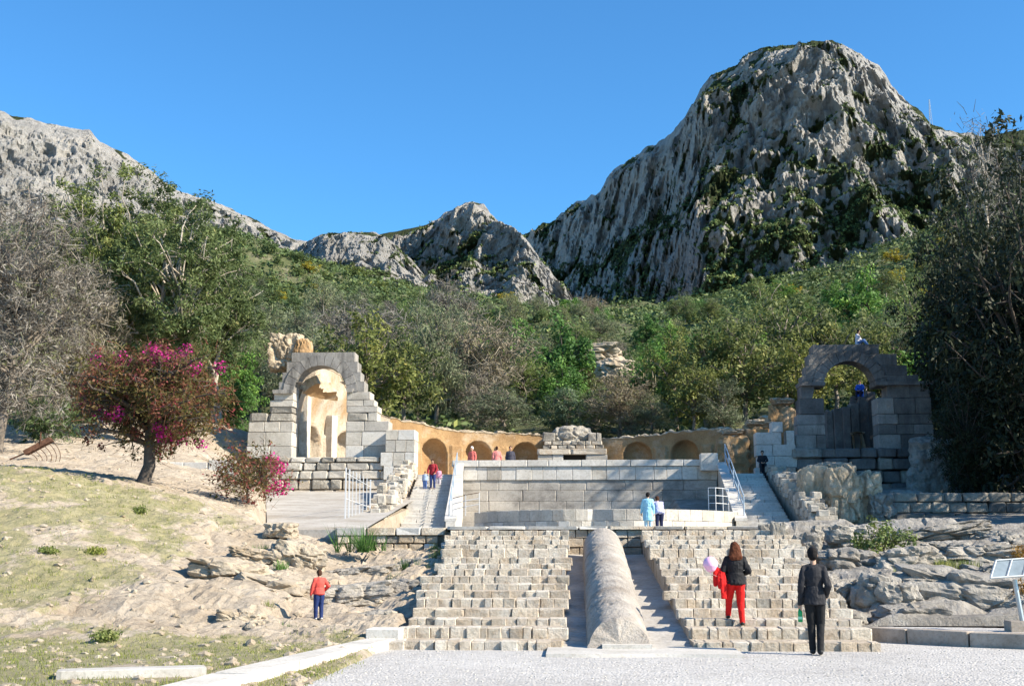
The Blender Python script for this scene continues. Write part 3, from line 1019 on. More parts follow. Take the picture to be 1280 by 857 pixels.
lobe(-4.55, 0.6, 53.6, 0.6, 11)
lobe(0.6, 7.0, 53.6, 0.6, 12)

bw = thing('basin_back_wall', 'tall pale ashlar back wall of the basin carrying the terrace parapet', 'wall', (0, 68, 0))
xa, xb = P(566, 600, 68).x, P(897, 600, 68).x
zz = [2.6, 3.35, 3.95, 4.5, 5.1, 5.66]
for z0, z1 in zip(zz[:-1], zz[1:]):
    course(bw, xa, xb, z0, z1, 0.12, 0.7, 1.0, 2.2, 'basin', 'cut', 0.006, 0.006)
course(bw, xa, xb, 5.66, 6.42, 0.04, 0.8, .55, 1.1, ('white', 'pale', 'white'), 'cut', 0.008)
course(bw, xa - .05, xb + .1, 6.42, 6.78, -0.06, 0.9, 1.1, 2.0, ('white',), 'cut', 0.012, 0.004, 'coping_stone')
pier = P(884, 575, 67.6)
block(bw, (pier.x + .1, -0.25, 6.6), (0.95, 0.7, 0.95), 'white', 'cut', 'pier')

# terrace floor between back wall and gallery
CX, CY, RO = 0.25, 71.0, 16.4
an = np.linspace(0, math.pi, 60)
V = [(CX, 68.6, 5.93)] + [(CX + (RO + .3) * math.cos(t_), max(68.6, CY + (RO + .3) * math.sin(t_)), 5.93) for t_ in an]
V += [(CX - RO - 3, 68.6, 5.93), (CX + RO + 3, 68.6, 5.93)]
F = [(0, i, i + 1, i + 1) for i in range(1, 60)]
tag(obj('terrace', MB().add(V, F).mesh('terrace', M['concrete'])), kind='structure')

# ------------------------------------------------------------------ upper side stairs with cheek walls and handrails
def side_stair(label, b0, b1, t0, t1, mat, seed):
    """b0,b1: left/right x at the bottom (y=52.5); t0,t1 at the top (y=67.6)"""
    t = thing('side_staircase', label, 'stairs', ((b0 + b1) / 2, 52.5, 2.44))
    n = 20
    rr = random.Random(seed)
    for i in range(n):
        f = i / n
        y0 = 52.5 + 15.2 * f
        xl, xr = b0 + (t0 - b0) * f, b1 + (t1 - b1) * f
        z1 = 2.46 + (i + 1) * 3.47 / n
        k = rr.choice((1, 2, 2, 3))
        for q in range(k):
            xa_, xb_ = xl + (xr - xl) * q / k, xl + (xr - xl) * (q + 1) / k
            block(t, ((xa_ + xb_) / 2 - t.location.x, y0 + 0.55 - 52.5, z1 - 0.2 - 2.44), (xb_ - xa_ - .01, 1.1, 0.4), mat, 'cut', 'tread')
    return t


side_stair('worn side staircase of sunlit treads with the adult and child on it', -7.75, -5.75, -8.9, -6.85, 'white', 3)
side_stair('shaded side staircase of pale treads beside the man sitting on the blocks', 7.15, 9.2, 8.15, 10.15, 'white', 4)


def cheek(name, label, x0, x1, wid, zoff, mat, y0=52.8, y1=67.9, thick=0.6, drop=3.0, coping=True):
    """raking wall running up beside a side staircase"""
    t = thing(name, label, 'wall', (x0, y0, 2.4))
    n = 9
    for i in range(n):
        f0, f1 = i / n, (i + 1) / n
        ya, yb = (y1 - y0) * f0, (y1 - y0) * f1
        za, zb = 3.47 * f0 + zoff, 3.47 * f1 + zoff
        xa_, xb_ = (x1 - x0) * f0, (x1 - x0) * f1
        for nm, dz0, dz1, ww in (('block', -drop, -0.14, wid), ('coping_stone', -0.13, 0.0, wid + .1)):
            V = []
            for (xx, yy, zt) in ((xa_, ya + .01, za), (xb_, yb - .01, zb)):
                lo = max(-0.05, zt + dz0) if nm == 'block' else zt + dz0
                hi = max(zt + dz1, 0.02)
                V += [(xx - ww / 2, yy, lo), (xx + ww / 2, yy, lo), (xx + ww / 2, yy, hi), (xx - ww / 2, yy, hi)]
            F = [(0, 1, 2, 3), (7, 6, 5, 4), (0, 4, 5, 1), (1, 5, 6, 2), (2, 6, 7, 3), (3, 7, 4, 0)]
            obj(nm, MB().add(V, F).mesh(nm, M[mat if nm == 'block' else 'white']), t)
    return t


cheek('cheek_wall', 'smooth white raking wall between the left side stairs and the basin', -5.5, -6.6, 0.42, 0.75, 'white')
cheek('cheek_wall', 'smooth raking wall with railing between the shaded side stairs and the basin', 6.95, 7.95, 0.42, 0.75, 'pale')


def rubble_wall(label, x0, x1, wid, y0, y1, z0, z1, h0, h1, seed, mat=('step', 'rough', 'pale')):
    """raking rubble wall of individual stones"""
    t = thing('rubble_wall', label, 'wall', (x0, y0, z0))
    rr = random.Random(seed)
    n = int((y1 - y0) / 0.55)
    core = MB()
    for i in range(n):
        f = (i + .5) / n
        x, y, zb = x0 + (x1 - x0) * f, y0 + (y1 - y0) * f, z0 + (z1 - z0) * f
        h = h0 + (h1 - h0) * f
        core.box((x - x0 - wid / 2 + .1, y - y0 - .35, -.3), (x - x0 + wid / 2 - .1, y - y0 + .35, zb - z0 + h - .16))
        for side in (-1, 0, 1):
            zc = zb + rr.uniform(.02, .2)
            top = zb + h + rr.uniform(-.14, .08)
            while zc < top:
                hh = rr.uniform(.22, .42)
                if side == 0 and zc < top - .5:
                    zc += hh
                    continue
                block(t, (x - x0 + side * wid * 0.33 + rr.uniform(-.04, .04), y - y0 + rr.uniform(-.08, .08), zc + hh / 2 - z0 - .05),
                      (wid * 0.40 + rr.uniform(-.03, .08), rr.uniform(.45, .68), hh), rr.choice(mat), 'rough', 'stone', rr.uniform(-.15, .15), rr.uniform(-.08, .08))
                zc += hh
    obj('mortar_core', core.mesh('mortar_core', M['mortar']), t)
    return t


rubble_wall('ragged rubble wall flanking the left side stairs next to the white barred gate', -8.45, -9.35, 0.9, 50.5, 66.5, 2.45, 5.9, 0.75, 0.6, 21)
rubble_wall('ragged sunlit rubble wall flanking the shaded side stairs', 10.0, 10.6, 0.95, 50.5, 66.0, 2.45, 5.9, 0.8, 0.35, 22)

# ------------------------------------------------------------------ monumental gates
GY = 70.0


def GX(px):
    return P(px, 500, GY).x


def GZ(py):
    return P(640, py, GY).z


def gate(label, rows, cxp, rpx, spring_py, floor_py, thick, mats, ring_mat, impost_l, impost_r, seed):
    """rows: (py_top, py_bottom, px_left, px_right, material index); arch centre/radius in photo pixels at depth GY"""
    t = thing('stone_gate', label, 'gate', (GX(cxp), GY, GZ(floor_py)))
    ox, oz = t.location.x, t.location.z
    rr = random.Random(seed)
    cx, rad, zs = GX(cxp), rpx * GY / FPX, GZ(spring_py)
    ring_w = 0.62

    def arc(x, r):
        d = abs(x - cx)
        return zs + math.sqrt(max(0.0, r * r - d * d)) if d < r else -1e9

    # voussoirs
    nv_ = 13
    for k in range(nv_):
        a0, a1 = math.pi * k / nv_ + 0.006, math.pi * (k + 1) / nv_ - 0.006
        pts = [(cx + rad * math.cos(a) - ox, zs + rad * math.sin(a) - oz) for a in np.linspace(a0, a1, 4)]
        pts += [(cx + (rad + ring_w) * math.cos(a) - ox, zs + (rad + ring_w) * math.sin(a) - oz) for a in np.linspace(a1, a0, 4)]
        prism_xz(pts, -0.06, thick, M[ring_mat], 'voussoir', t)
    for (pt, pb, pl, pr, mi) in rows:
        z0, z1, xl, xr = GZ(pb), GZ(pt), GX(pl), GX(pr)
        nrow = max(1, round((z1 - z0) / 0.66))
        for q in range(nrow):
            a, b = z0 + (z1 - z0) * q / nrow, z0 + (z1 - z0) * (q + 1) / nrow
            segs = [(xl, xr)]
            below = b <= zs + 0.05
            if below:
                segs = [(xl, min(xr, cx - rad)), (max(xl, cx + rad), xr)]
            for (sa, sb) in segs:
                if sb - sa < 0.12:
                    continue
                x = sa
                while x < sb - 0.02:
                    wd = rr.uniform(.8, 1.5)
                    if sb - (x + wd) < 0.5:
                        wd = sb - x
                    m_ = mats[mi] if not isinstance(mats[mi], tuple) else rr.choice(mats[mi])
                    x1 = x + wd
                    r_out = rad + ring_w + 0.008
                    need = (not below) and (abs(x - cx) < r_out or abs(x1 - cx) < r_out or x < cx < x1) and a < zs + r_out
                    if need:
                        us = np.linspace(x + .006, x1 - .006, 9)
                        lo = [max(a + .006, arc(u_, r_out)) for u_ in us]
                        if all(l >= b - 0.03 for l in lo):
                            x = x1
                            continue
                        poly = [(u_ - ox, min(l, b - 0.012) - oz) for u_, l in zip(us, lo)] + [(us[-1] - ox, b - .006 - oz), (us[0] - ox, b - .006 - oz)]
                        prism_xz(poly, rr.uniform(0, .015), thick, M[m_], 'block', t)
                    else:
                        st = 'rough' if m_ in ('rough',) else 'cut'
                        block(t, ((x + x1) / 2 - ox, thick / 2 + rr.uniform(-.015, .015), (a + b) / 2 - oz), (wd - .012, thick, b - a - .012), m_, st)
                    x = x1
    for (p0, p1, py) in (impost_l, impost_r):
        xa_, xb_, z_ = GX(p0), GX(p1), GZ(py)
        prism_xz([(xa_ - ox, z_ - oz), (xb_ - ox, z_ - oz), (xb_ - ox + .05, z_ + .22 - oz), (xa_ - ox - .05, z_ + .22 - oz)], -0.22, thick + .05, M[ring_mat], 'impost', t)
    return t


gate('tall sunlit stone gate with round arch and stepped broken sides',
     [(438, 450, 363, 442, 0), (450, 463, 357, 446, 0), (463, 475, 352, 450, 0), (475, 488, 348, 455, 0), (488, 498, 342, 463, 1), (498, 506, 337, 468, 1),
      (506, 514, 337, 473, 2), (514, 525, 313, 472, 2), (525, 538, 312, 487, 1), (538, 556, 311, 486, 3), (556, 571, 310, 486, 3)],
     400, 34, 488, 571, 1.3, ['grey', 'pale', ('rough', 'pale'), ('pale', 'white', 'pale')], 'grey', (342, 366, 490), (434, 441, 489), 5)
gate('dark stone gate with open round arch in the shade of the tall trees',
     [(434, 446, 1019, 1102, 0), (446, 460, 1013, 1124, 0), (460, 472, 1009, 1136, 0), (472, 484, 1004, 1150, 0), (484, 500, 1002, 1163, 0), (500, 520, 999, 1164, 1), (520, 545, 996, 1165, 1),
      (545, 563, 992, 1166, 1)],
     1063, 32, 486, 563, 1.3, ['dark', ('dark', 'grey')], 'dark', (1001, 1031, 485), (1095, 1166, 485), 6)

# podium masonry under and beside the gates
pd = thing('podium', 'weathered block podium under the sunlit stone gate', 'podium', (GX(430), GY - .8, GZ(612)))
for (pt, pb, pl, pr, mt, st) in [(571, 578, 330, 522, ('rough', 'pale'), 'rough'), (578, 588, 336, 500, ('pale', 'rough'), 'rough'), (588, 599, 340, 505, ('pale', 'step'), 'rough'),
                                 (599, 612, 340, 515, ('step', 'rough', 'pale'), 'rough'), (612, 622, 338, 520, ('rock_warm', 'step'), 'rough')]:
    x = GX(pl) - pd.location.x
    course(pd, GX(pl) - pd.location.x, GX(pr) - pd.location.x, GZ(pb) - pd.location.z, GZ(pt) - pd.location.z, 0, 1.2, .6, 1.4, mt, st, .03, .05)
wgn = thing('flank_wall', 'clean white ashlar wall joining the sunlit gate to the side stairs', 'wall', (GX(500), GY - .95, GZ(600)))
for (pt, pb, pl, pr) in [(538, 551, 486, 522), (551, 566, 486, 522), (566, 583, 480, 522), (583, 600, 484, 522)]:
    course(wgn, GX(pl) - wgn.location.x, GX(pr) - wgn.location.x, GZ(pb) - wgn.location.z, GZ(pt) - wgn.location.z, 0, 1.6, .5, 1.0, ('white', 'white', 'pale'), 'cut')
pd2 = thing('podium', 'dark weathered podium under the dark gate', 'podium', (GX(1100), GY - .9, GZ(645)))
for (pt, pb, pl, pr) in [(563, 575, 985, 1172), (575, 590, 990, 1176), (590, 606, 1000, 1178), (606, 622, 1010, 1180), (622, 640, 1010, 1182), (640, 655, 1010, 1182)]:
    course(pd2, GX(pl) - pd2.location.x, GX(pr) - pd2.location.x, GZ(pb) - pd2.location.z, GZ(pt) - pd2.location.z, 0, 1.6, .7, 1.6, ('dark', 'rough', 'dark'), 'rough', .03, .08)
# pale new blocks beside the seated man
nb = thing('stacked_blocks', 'smooth pale replacement blocks beside the seated man at the head of the shaded stairs', 'stone blocks', (GX(965), GY - .6, GZ(585)))
for (pt, pb, pl, pr) in [(530, 543, 961, 975), (543, 558, 941, 973), (541, 560, 979, 989), (558, 572, 941, 990), (572, 586, 943, 992)]:
    course(nb, GX(pl) - nb.location.x, GX(pr) - nb.location.x, GZ(pb) - nb.location.z, GZ(pt) - nb.location.z, 0, .9, .9, 1.5, ('white',), 'cut')


# ------------------------------------------------------------------ curved gallery with niches (half circle behind the terrace)
def gallery_top(deg):
    """height of the broken wall top; deg 0 = right gate, 180 = left gate"""
    return interp([(0, 8.6), (6, 8.6), (14, 8.8), (24, 9.3), (34, 10.1), (40, 10.5), (48, 9.7), (56, 10.05), (66, 9.95), (75, 9.75), (84, 9.7), (96, 9.7), (105, 10.0), (118, 10.0), (128, 10.15), (140, 10.45),
                   (148, 10.7), (156, 11.6), (160, 13.0), (170, 13.2), (174, 11.4), (180, 11.2)], deg)


gal = thing('curved_gallery', 'half-round gallery wall of ochre plaster niches round the terrace', 'gallery', (CX, CY, 5.9))
nth, nz_ = 620, 70
th = np.linspace(R(10), R(178), nth)
TH, ZF = np.meshgrid(th, np.linspace(0, 1, nz_), indexing='ij')
top = gallery_top(np.degrees(TH)) + 0.12 * fbm(np.stack([TH * 30, TH * 0, TH * 0], -1), 4, 55)
Z = 5.8 + (top - 5.8) * ZF
NICHE = [13, 25.5, 38, 50.5, 63, 75.5, 104.5, 117, 129.5, 142, 154.5, 167]
ROT = RO + 1.3 * sstep(R(135), R(165), TH)
r_in = ROT - 0.55
for k in NICHE:
    du = (TH - R(k)) * RO
    hw, sp = 1.05, 8.35
    inside = np.where(Z < sp, np.abs(du) / hw, np.hypot(du, Z - sp) / hw)
    dep = 0.95 * np.sqrt(np.clip(1 - np.clip(inside, 0, 1) ** 2, 0, 1))
    r_in = r_in + np.where(inside < 1, 0.12 + dep, 0)
# shallow pilasters between the niches
for k in [19.25, 31.75, 44.25, 56.75, 69.25, 110.75, 123.25, 135.75, 148.25, 160.75, 172.5, 7]:
    du = np.abs((TH - R(k)) * RO)
    r_in = r_in - 0.16 * (1 - sstep(0.42, 0.5, du)) * (Z < 9.0)
r_in = r_in + 0.05 * fbm(np.stack([TH * 16, Z * 1.0, Z * 0], -1), 4, 58)
# springing of the lost vault: the wall leans in at the top
r_in = r_in - 0.55 * sstep(9.2, 11.8, Z) ** 1.5
Vw = np.stack([r_in * np.cos(TH), r_in * np.sin(TH), Z - 5.9], -1)
ks = int(np.searchsorted(th, R(143)))
obj('plaster_wall', mk_mesh('plaster_wall', Vw[:ks + 1].reshape(-1, 3), grid_faces(ks + 1, nz_), M['plaster'], True), gal)
obj('stone_lining', mk_mesh('stone_lining', Vw[ks:].reshape(-1, 3), grid_faces(nth - ks, nz_), M['cream'], True), gal)
# outer face and broken rubble crown
no = 9
prof = []
ztop = top[:, -1]
ri = r_in[:, -1]
jag = 0.16 * fbm(np.stack([th * 60, th * 0, th * 0], -1), 4, 65)
rows_ = [(ri - 0.03, ztop - 0.02), (ri - 0.04, ztop + 0.06 + jag * .6), (ri + 0.3, ztop + 0.14 + jag), (ri + 0.75, ztop + 0.12 + jag), (ROT[:, 0] + 0.75, ztop + 0.05), (ROT[:, 0] + 0.9, ztop - 0.6), (ROT[:, 0] + 0.95, np.full(nth, 5.6))]
Vo = np.stack([np.stack([r_ * np.cos(th), r_ * np.sin(th), z_ - 5.9], -1) for r_, z_ in rows_], 1)
Vo[:, 1:4] += 0.08 * np.stack([fbm(Vo[:, 1:4] * 2.5, 3, s_) for s_ in (1, 2, 3)], -1)
obj('rubble_crown', mk_mesh('rubble_crown', Vo.reshape(-1, 3), grid_faces(nth, len(rows_)), M['vault'], False), gal)


# surviving pieces of barrel vault behind the sunlit gate
def vault_piece(deg0, deg1, a0, a1, zs, rin, thick, seed, mat_out='vault', name='vault', rc=None):
    nt1, na = 90, 44
    t_ = np.linspace(R(deg0), R(deg1), nt1)
    T_, F_ = np.meshgrid(t_, np.linspace(0, 1, na), indexing='ij')
    A_ = R(a0) + (R(a1) - R(a0)) * F_ * (1 + 0.38 * fbm(np.stack([T_ * 16, T_ * 0, T_ * 0], -1), 3, seed + 2))
    rc = RO + 0.2 - rin if rc is None else rc
    out = MB()
    sheets = []
    for rad, sgn in ((rin, 0), (rin + thick, 1)):
        q3 = np.stack([(rc + rad * np.cos(A_)) * np.cos(T_), (rc + rad * np.cos(A_)) * np.sin(T_), rad * np.sin(A_)], -1)
        jg = 0.22 * fbm(q3 * 1.3, 5, seed + sgn) + 0.05 * ridged(q3 * 4, 2, seed + 8)
        rr_ = rc + (rad + (jg if sgn else jg * .25)) * np.cos(A_)
        zz_ = zs + (rad + (jg if sgn else jg * .25)) * np.sin(A_)
        A_ = A_ + 0.0
        tj = T_ + 0.02 * fbm(np.stack([T_ * 4, A_ * 5, A_ * 0], -1), 3, seed + 4) * (np.abs(T_ - (R(deg0) + R(deg1)) / 2) / abs(R(deg1) - R(deg0)) * 2)
        sheets.append(np.stack([rr_ * np.cos(tj), rr_ * np.sin(tj), zz_ - 5.9], -1))
    V0, V1 = sheets
    obj(name + '_soffit', mk_mesh(name, V0.reshape(-1, 3), grid_faces(nt1, na), M['plaster'], True), gal)
    o2 = MB().add(V1.reshape(-1, 3), [tuple(f) for f in grid_faces(nt1, na)])
    a = np.arange(nt1 * na).reshape(nt1, na)
    n0 = nt1 * na
    loop = list(a[0, :]) + list(a[1:, -1]) + list(a[-1, -2::-1]) + list(a[-2:0:-1, 0])
    o2.V.append(V0.reshape(-1, 3))
    for p_, q_ in zip(loop, loop[1:] + loop[:1]):
        o2.F.append((p_, q_, q_ + n0, p_ + n0))
    obj(name + '_rubble', o2.mesh(name, M[mat_out]), gal)


vault_piece(177, 150, -12, 60, 10.0, 1.8, 0.5, 85, rc=15.35)
q_ = P(361, 441, 76.5)
obj('vault_rubble', rock_mesh(88, (1.28, 1.6, 1.42), M['vault'], 5, 0.16, 0.75), gal, (q_.x - CX, q_.y - CY, q_.z - 5.9))
q_ = P(380, 441, 75.6)
obj('vault_soffit', rock_mesh(89, (.62, .8, .95), M['plaster'], 4, 0.12, 0.35), gal, (q_.x - CX, q_.y - CY, q_.z - 5.9))
# pier stumps of the inner arcade seen through the sunlit gate
for k, (dg, rr_, h) in enumerate([(173.5, 16.9, 5.2), (161, 16.8, 4.4), (150, 16.3, 3.4)]):
    block(gal, (rr_ * math.cos(R(dg)), rr_ * math.sin(R(dg)), h / 2), (0.5, 0.7, h), 'step_pale', 'cut', 'pilaster', R(dg))
# ribbed remains seen through the dark gate
for k, (px, pt, w_) in enumerate([(1035, 515, .38), (1046, 511, .5), (1056, 509, .42), (1066, 505, .5), (1077, 497, .62), (1087, 491, .5)]):
    q = P(px, pt, 74.5 + 0.35 * abs(k - 2))
    block(gal, (q.x - CX, q.y - CY, (q.z - 5.9) / 2), (w_, 0.9, q.z - 5.9), 'dark', 'cut', 'pilaster')
for (pa, pb_, pt) in [(1031, 1062, 514), (1060, 1094, 499)]:
    qa, qb = P(pa, pt, 75.4), P(pb_, pt, 75.4)
    block(gal, ((qa.x + qb.x) / 2 - CX, 75.6 - CY, (qa.z - 5.9) / 2), (qb.x - qa.x, .8, qa.z - 5.9), 'dark', 'rough', 'back_wall')
# broken ochre stubs left of the dark gate
stub = thing('ruin_stub', 'broken ochre masonry stub between the gallery and the dark gate', 'ruin', (P(935, 560, 76).x, 76, 5.9))
for k, (px, pt, dy, wx) in enumerate([(915, 540, .0, 2.2), (948, 528, .6, 2.4), (978, 502, 1.2, 2.2)]):
    q = P(px, pt, 76 + dy)
    h = q.z - 5.9
    obj('masonry', rock_mesh(130 + k, (wx / 2, 0.8, h / 2), M['plaster'], 4, 0.14, 0.8), stub, (q.x - stub.location.x, dy, h / 2))
    obj('cap', rock_mesh(140 + k, (wx / 2 * .8, 0.6, 0.22), M['vault'], 4, 0.25, 0.5), stub, (q.x - stub.location.x, dy, h + 0.02))

# ------------------------------------------------------------------ cella
ce = thing('cella', 'small stone sanctuary with rubble vault and dark doorway at the middle of the gallery', 'shrine', (P(716, 560, 85).x, 85.0, 5.93))


def CLX(px):
    return P(px, 560, 85).x - ce.location.x


def CLZ(py):
    return P(640, py, 85).z - 5.93


course(ce, CLX(672), CLX(704), 0, CLZ(568), 0, 1.2, .8, 1.6, ('pale', 'white'), 'cut')
course(ce, CLX(732), CLX(759), 0, CLZ(568), 0, 1.2, .8, 1.6, ('pale', 'grey'), 'cut')
course(ce, CLX(672), CLX(759), CLZ(568), CLZ(561), -.08, 1.4, 1.6, 2.6, ('pale', 'step'), 'step', name='lintel')
for (pt, pb, pl, pr) in [(556, 561, 678, 755), (551, 556, 680, 753)]:
    course(ce, CLX(pl), CLX(pr), CLZ(pb), CLZ(pt), .05, 1.2, .4, .8, ('rough', 'step', 'rough'), 'rough')
for (pl, pr, pt) in [(678, 694, 540), (735, 752, 541)]:
    course(ce, CLX(pl), CLX(pr), CLZ(552), CLZ(pt), .1, 1.0, .45, .9, ('rough', 'pale'), 'rough')
obj('vault', rock_mesh(151, (1.75, 2.0, 1.35), M['rough'], 5, 0.13, 0.25), ce, (CLX(715), 1.9, CLZ(551)))
obj('doorway_shade_box', MB().box((CLX(698), .6, 0), (CLX(738), 1.1, CLZ(566))).mesh('doorway_shade_box', M['door_shade']), ce)  # solid box plugging the doorway: its inner shade painted as colour

# ------------------------------------------------------------------ ruin mass beside the shaded stairs
ru = thing('ruin_mass', 'broken mass of tawny concrete and rubble beside the shaded stairs', 'ruin', (P(1055, 640, 55).x, 55.0, 2.6))
for k, (px, py, wpx, hpx, dy, mt) in enumerate([(1022, 618, 52, 74, 1.0, 'vault'), (1052, 620, 46, 84, 0.2, 'vault'), (1080, 625, 44, 76, 0.9, 'vault'), (1098, 640, 36, 50, .5, 'rough'), (1035, 588, 60, 22, 2.2, 'rough')]):
    q = P(px, py, 55 + dy)
    s_ = 55 / FPX / 2
    obj('masonry', rock_mesh(160 + k, (wpx * s_ * 1.05, 1.0, hpx * s_ * 1.05), M[mt], 5, 0.2, 0.62), ru, (q.x - ru.location.x, dy, q.z - 2.6))
for k, (px, py, d_, sz) in enumerate([(1168, 575, 66, 1.3), (1160, 605, 66, 1.2), (1140, 640, 62, 1.2)]):
    q = P(px, py, d_)
    tag(obj('fallen_masonry', rock_mesh(170 + k, (sz, .9, sz), M['rough'], 4, .2, .6), None, q),
        ['rounded masonry lump at the corner of the dark gate', 'squat masonry lump below the corner of the dark gate podium', 'dark masonry lump at the foot of the dark gate podium'][k], 'masonry')
# shaded terrace wall on the far right
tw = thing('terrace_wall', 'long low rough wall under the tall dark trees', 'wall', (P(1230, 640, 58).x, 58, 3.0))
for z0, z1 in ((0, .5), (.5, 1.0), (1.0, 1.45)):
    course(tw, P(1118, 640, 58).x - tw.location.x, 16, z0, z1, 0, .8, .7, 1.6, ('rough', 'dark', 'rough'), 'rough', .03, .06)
# low white wall behind the bougainvillea
lwb = thing('garden_wall', 'low white plastered wall behind the bougainvillea tree', 'wall', (P(235, 590, 52).x, 52, P(235, 590, 52).z - .4))
course(lwb, P(196, 580, 52).x - lwb.location.x, P(259, 580, 52).x - lwb.location.x, -.3, P(235, 577, 52).z - lwb.location.z, 0, .5, .9, 1.5, ('white', 'kerb'), 'cut')
course(lwb, P(260, 580, 52).x - lwb.location.x, P(292, 580, 52).x - lwb.location.x, -.3, P(235, 574, 52).z - lwb.location.z, 0.05, .5, .7, 1.1, ('white', 'pale'), 'cut')


# ------------------------------------------------------------------ kerbs
def kerb(label, pts, wid, h, mat, seg=1.2, z=0.0, name='kerb'):
    t = thing(name, label, 'kerb', (pts[0][0], pts[0][1], z))
    o = Vector((pts[0][0], pts[0][1], z))
    pl = [Vector((*p, 0)) for p in pts]
    for a, b in zip(pl[:-1], pl[1:]):
        n = max(1, round((b - a).length / seg))
        for i in range(n):
            p, q = a.lerp(b, i / n), a.lerp(b, (i + 1) / n)
            d = q - p
            c = (p + q) / 2 - o
            block(t, (c.x, c.y, h / 2 - 0.04 + rb.uniform(-.008, .008) - z + z), (d.length - .006, wid, h + .08), mat, 'cut', 'kerb_stone', math.atan2(d.y, d.x))
    return t


kerb('thick white kerb curving from the staircase along the grass verge', [(-3.55, 22.4), (-3.75, 21.3), (-4.0, 19.6), (-4.25, 17.8), (-4.5, 16.0), (-4.7, 14.0)], 0.5, 0.17, 'kerb', 1.6)
kerb('short straight white kerb in front of the grass verge', [(-6.95, 16.35), (-5.15, 17.0)], 0.42, 0.15, 'kerb', 1.8)
kerb('brown concrete kerb holding the gravel bed below the boulders', [(5.75, 24.7), (6.3, 24.05), (7.2, 23.3), (8.3, 22.7), (10.5, 22.2), (14, 22.0)], 0.36, 0.27, 'brown_kerb', 1.3)
bp = [(5.9, 24.75), (6.4, 24.15), (7.3, 23.4), (8.4, 22.8), (10.5, 22.3), (14, 22.1), (14, 27), (6.2, 26.5)]
tag(obj('gravel_bed', MB().add([(x, y, .235) for x, y in bp], [(0, 1, 6, 7), (1, 2, 3, 6), (3, 4, 5, 6)]).mesh('gravel_bed', M['gravel'])), kind='structure')
block_cap = thing('stone_cube', 'squat white stone block where the kerb meets the staircase', 'stone block', (-3.55, 22.75, 0))
block(block_cap, (0, 0, .16), (.62, .75, .34), 'kerb', 'cut', 'body')

# ------------------------------------------------------------------ trees
def bez(a, c, b, n):
    t = np.linspace(0, 1, n)[:, None]
    return (1 - t) ** 2 * a + 2 * t * (1 - t) * c + t * t * b


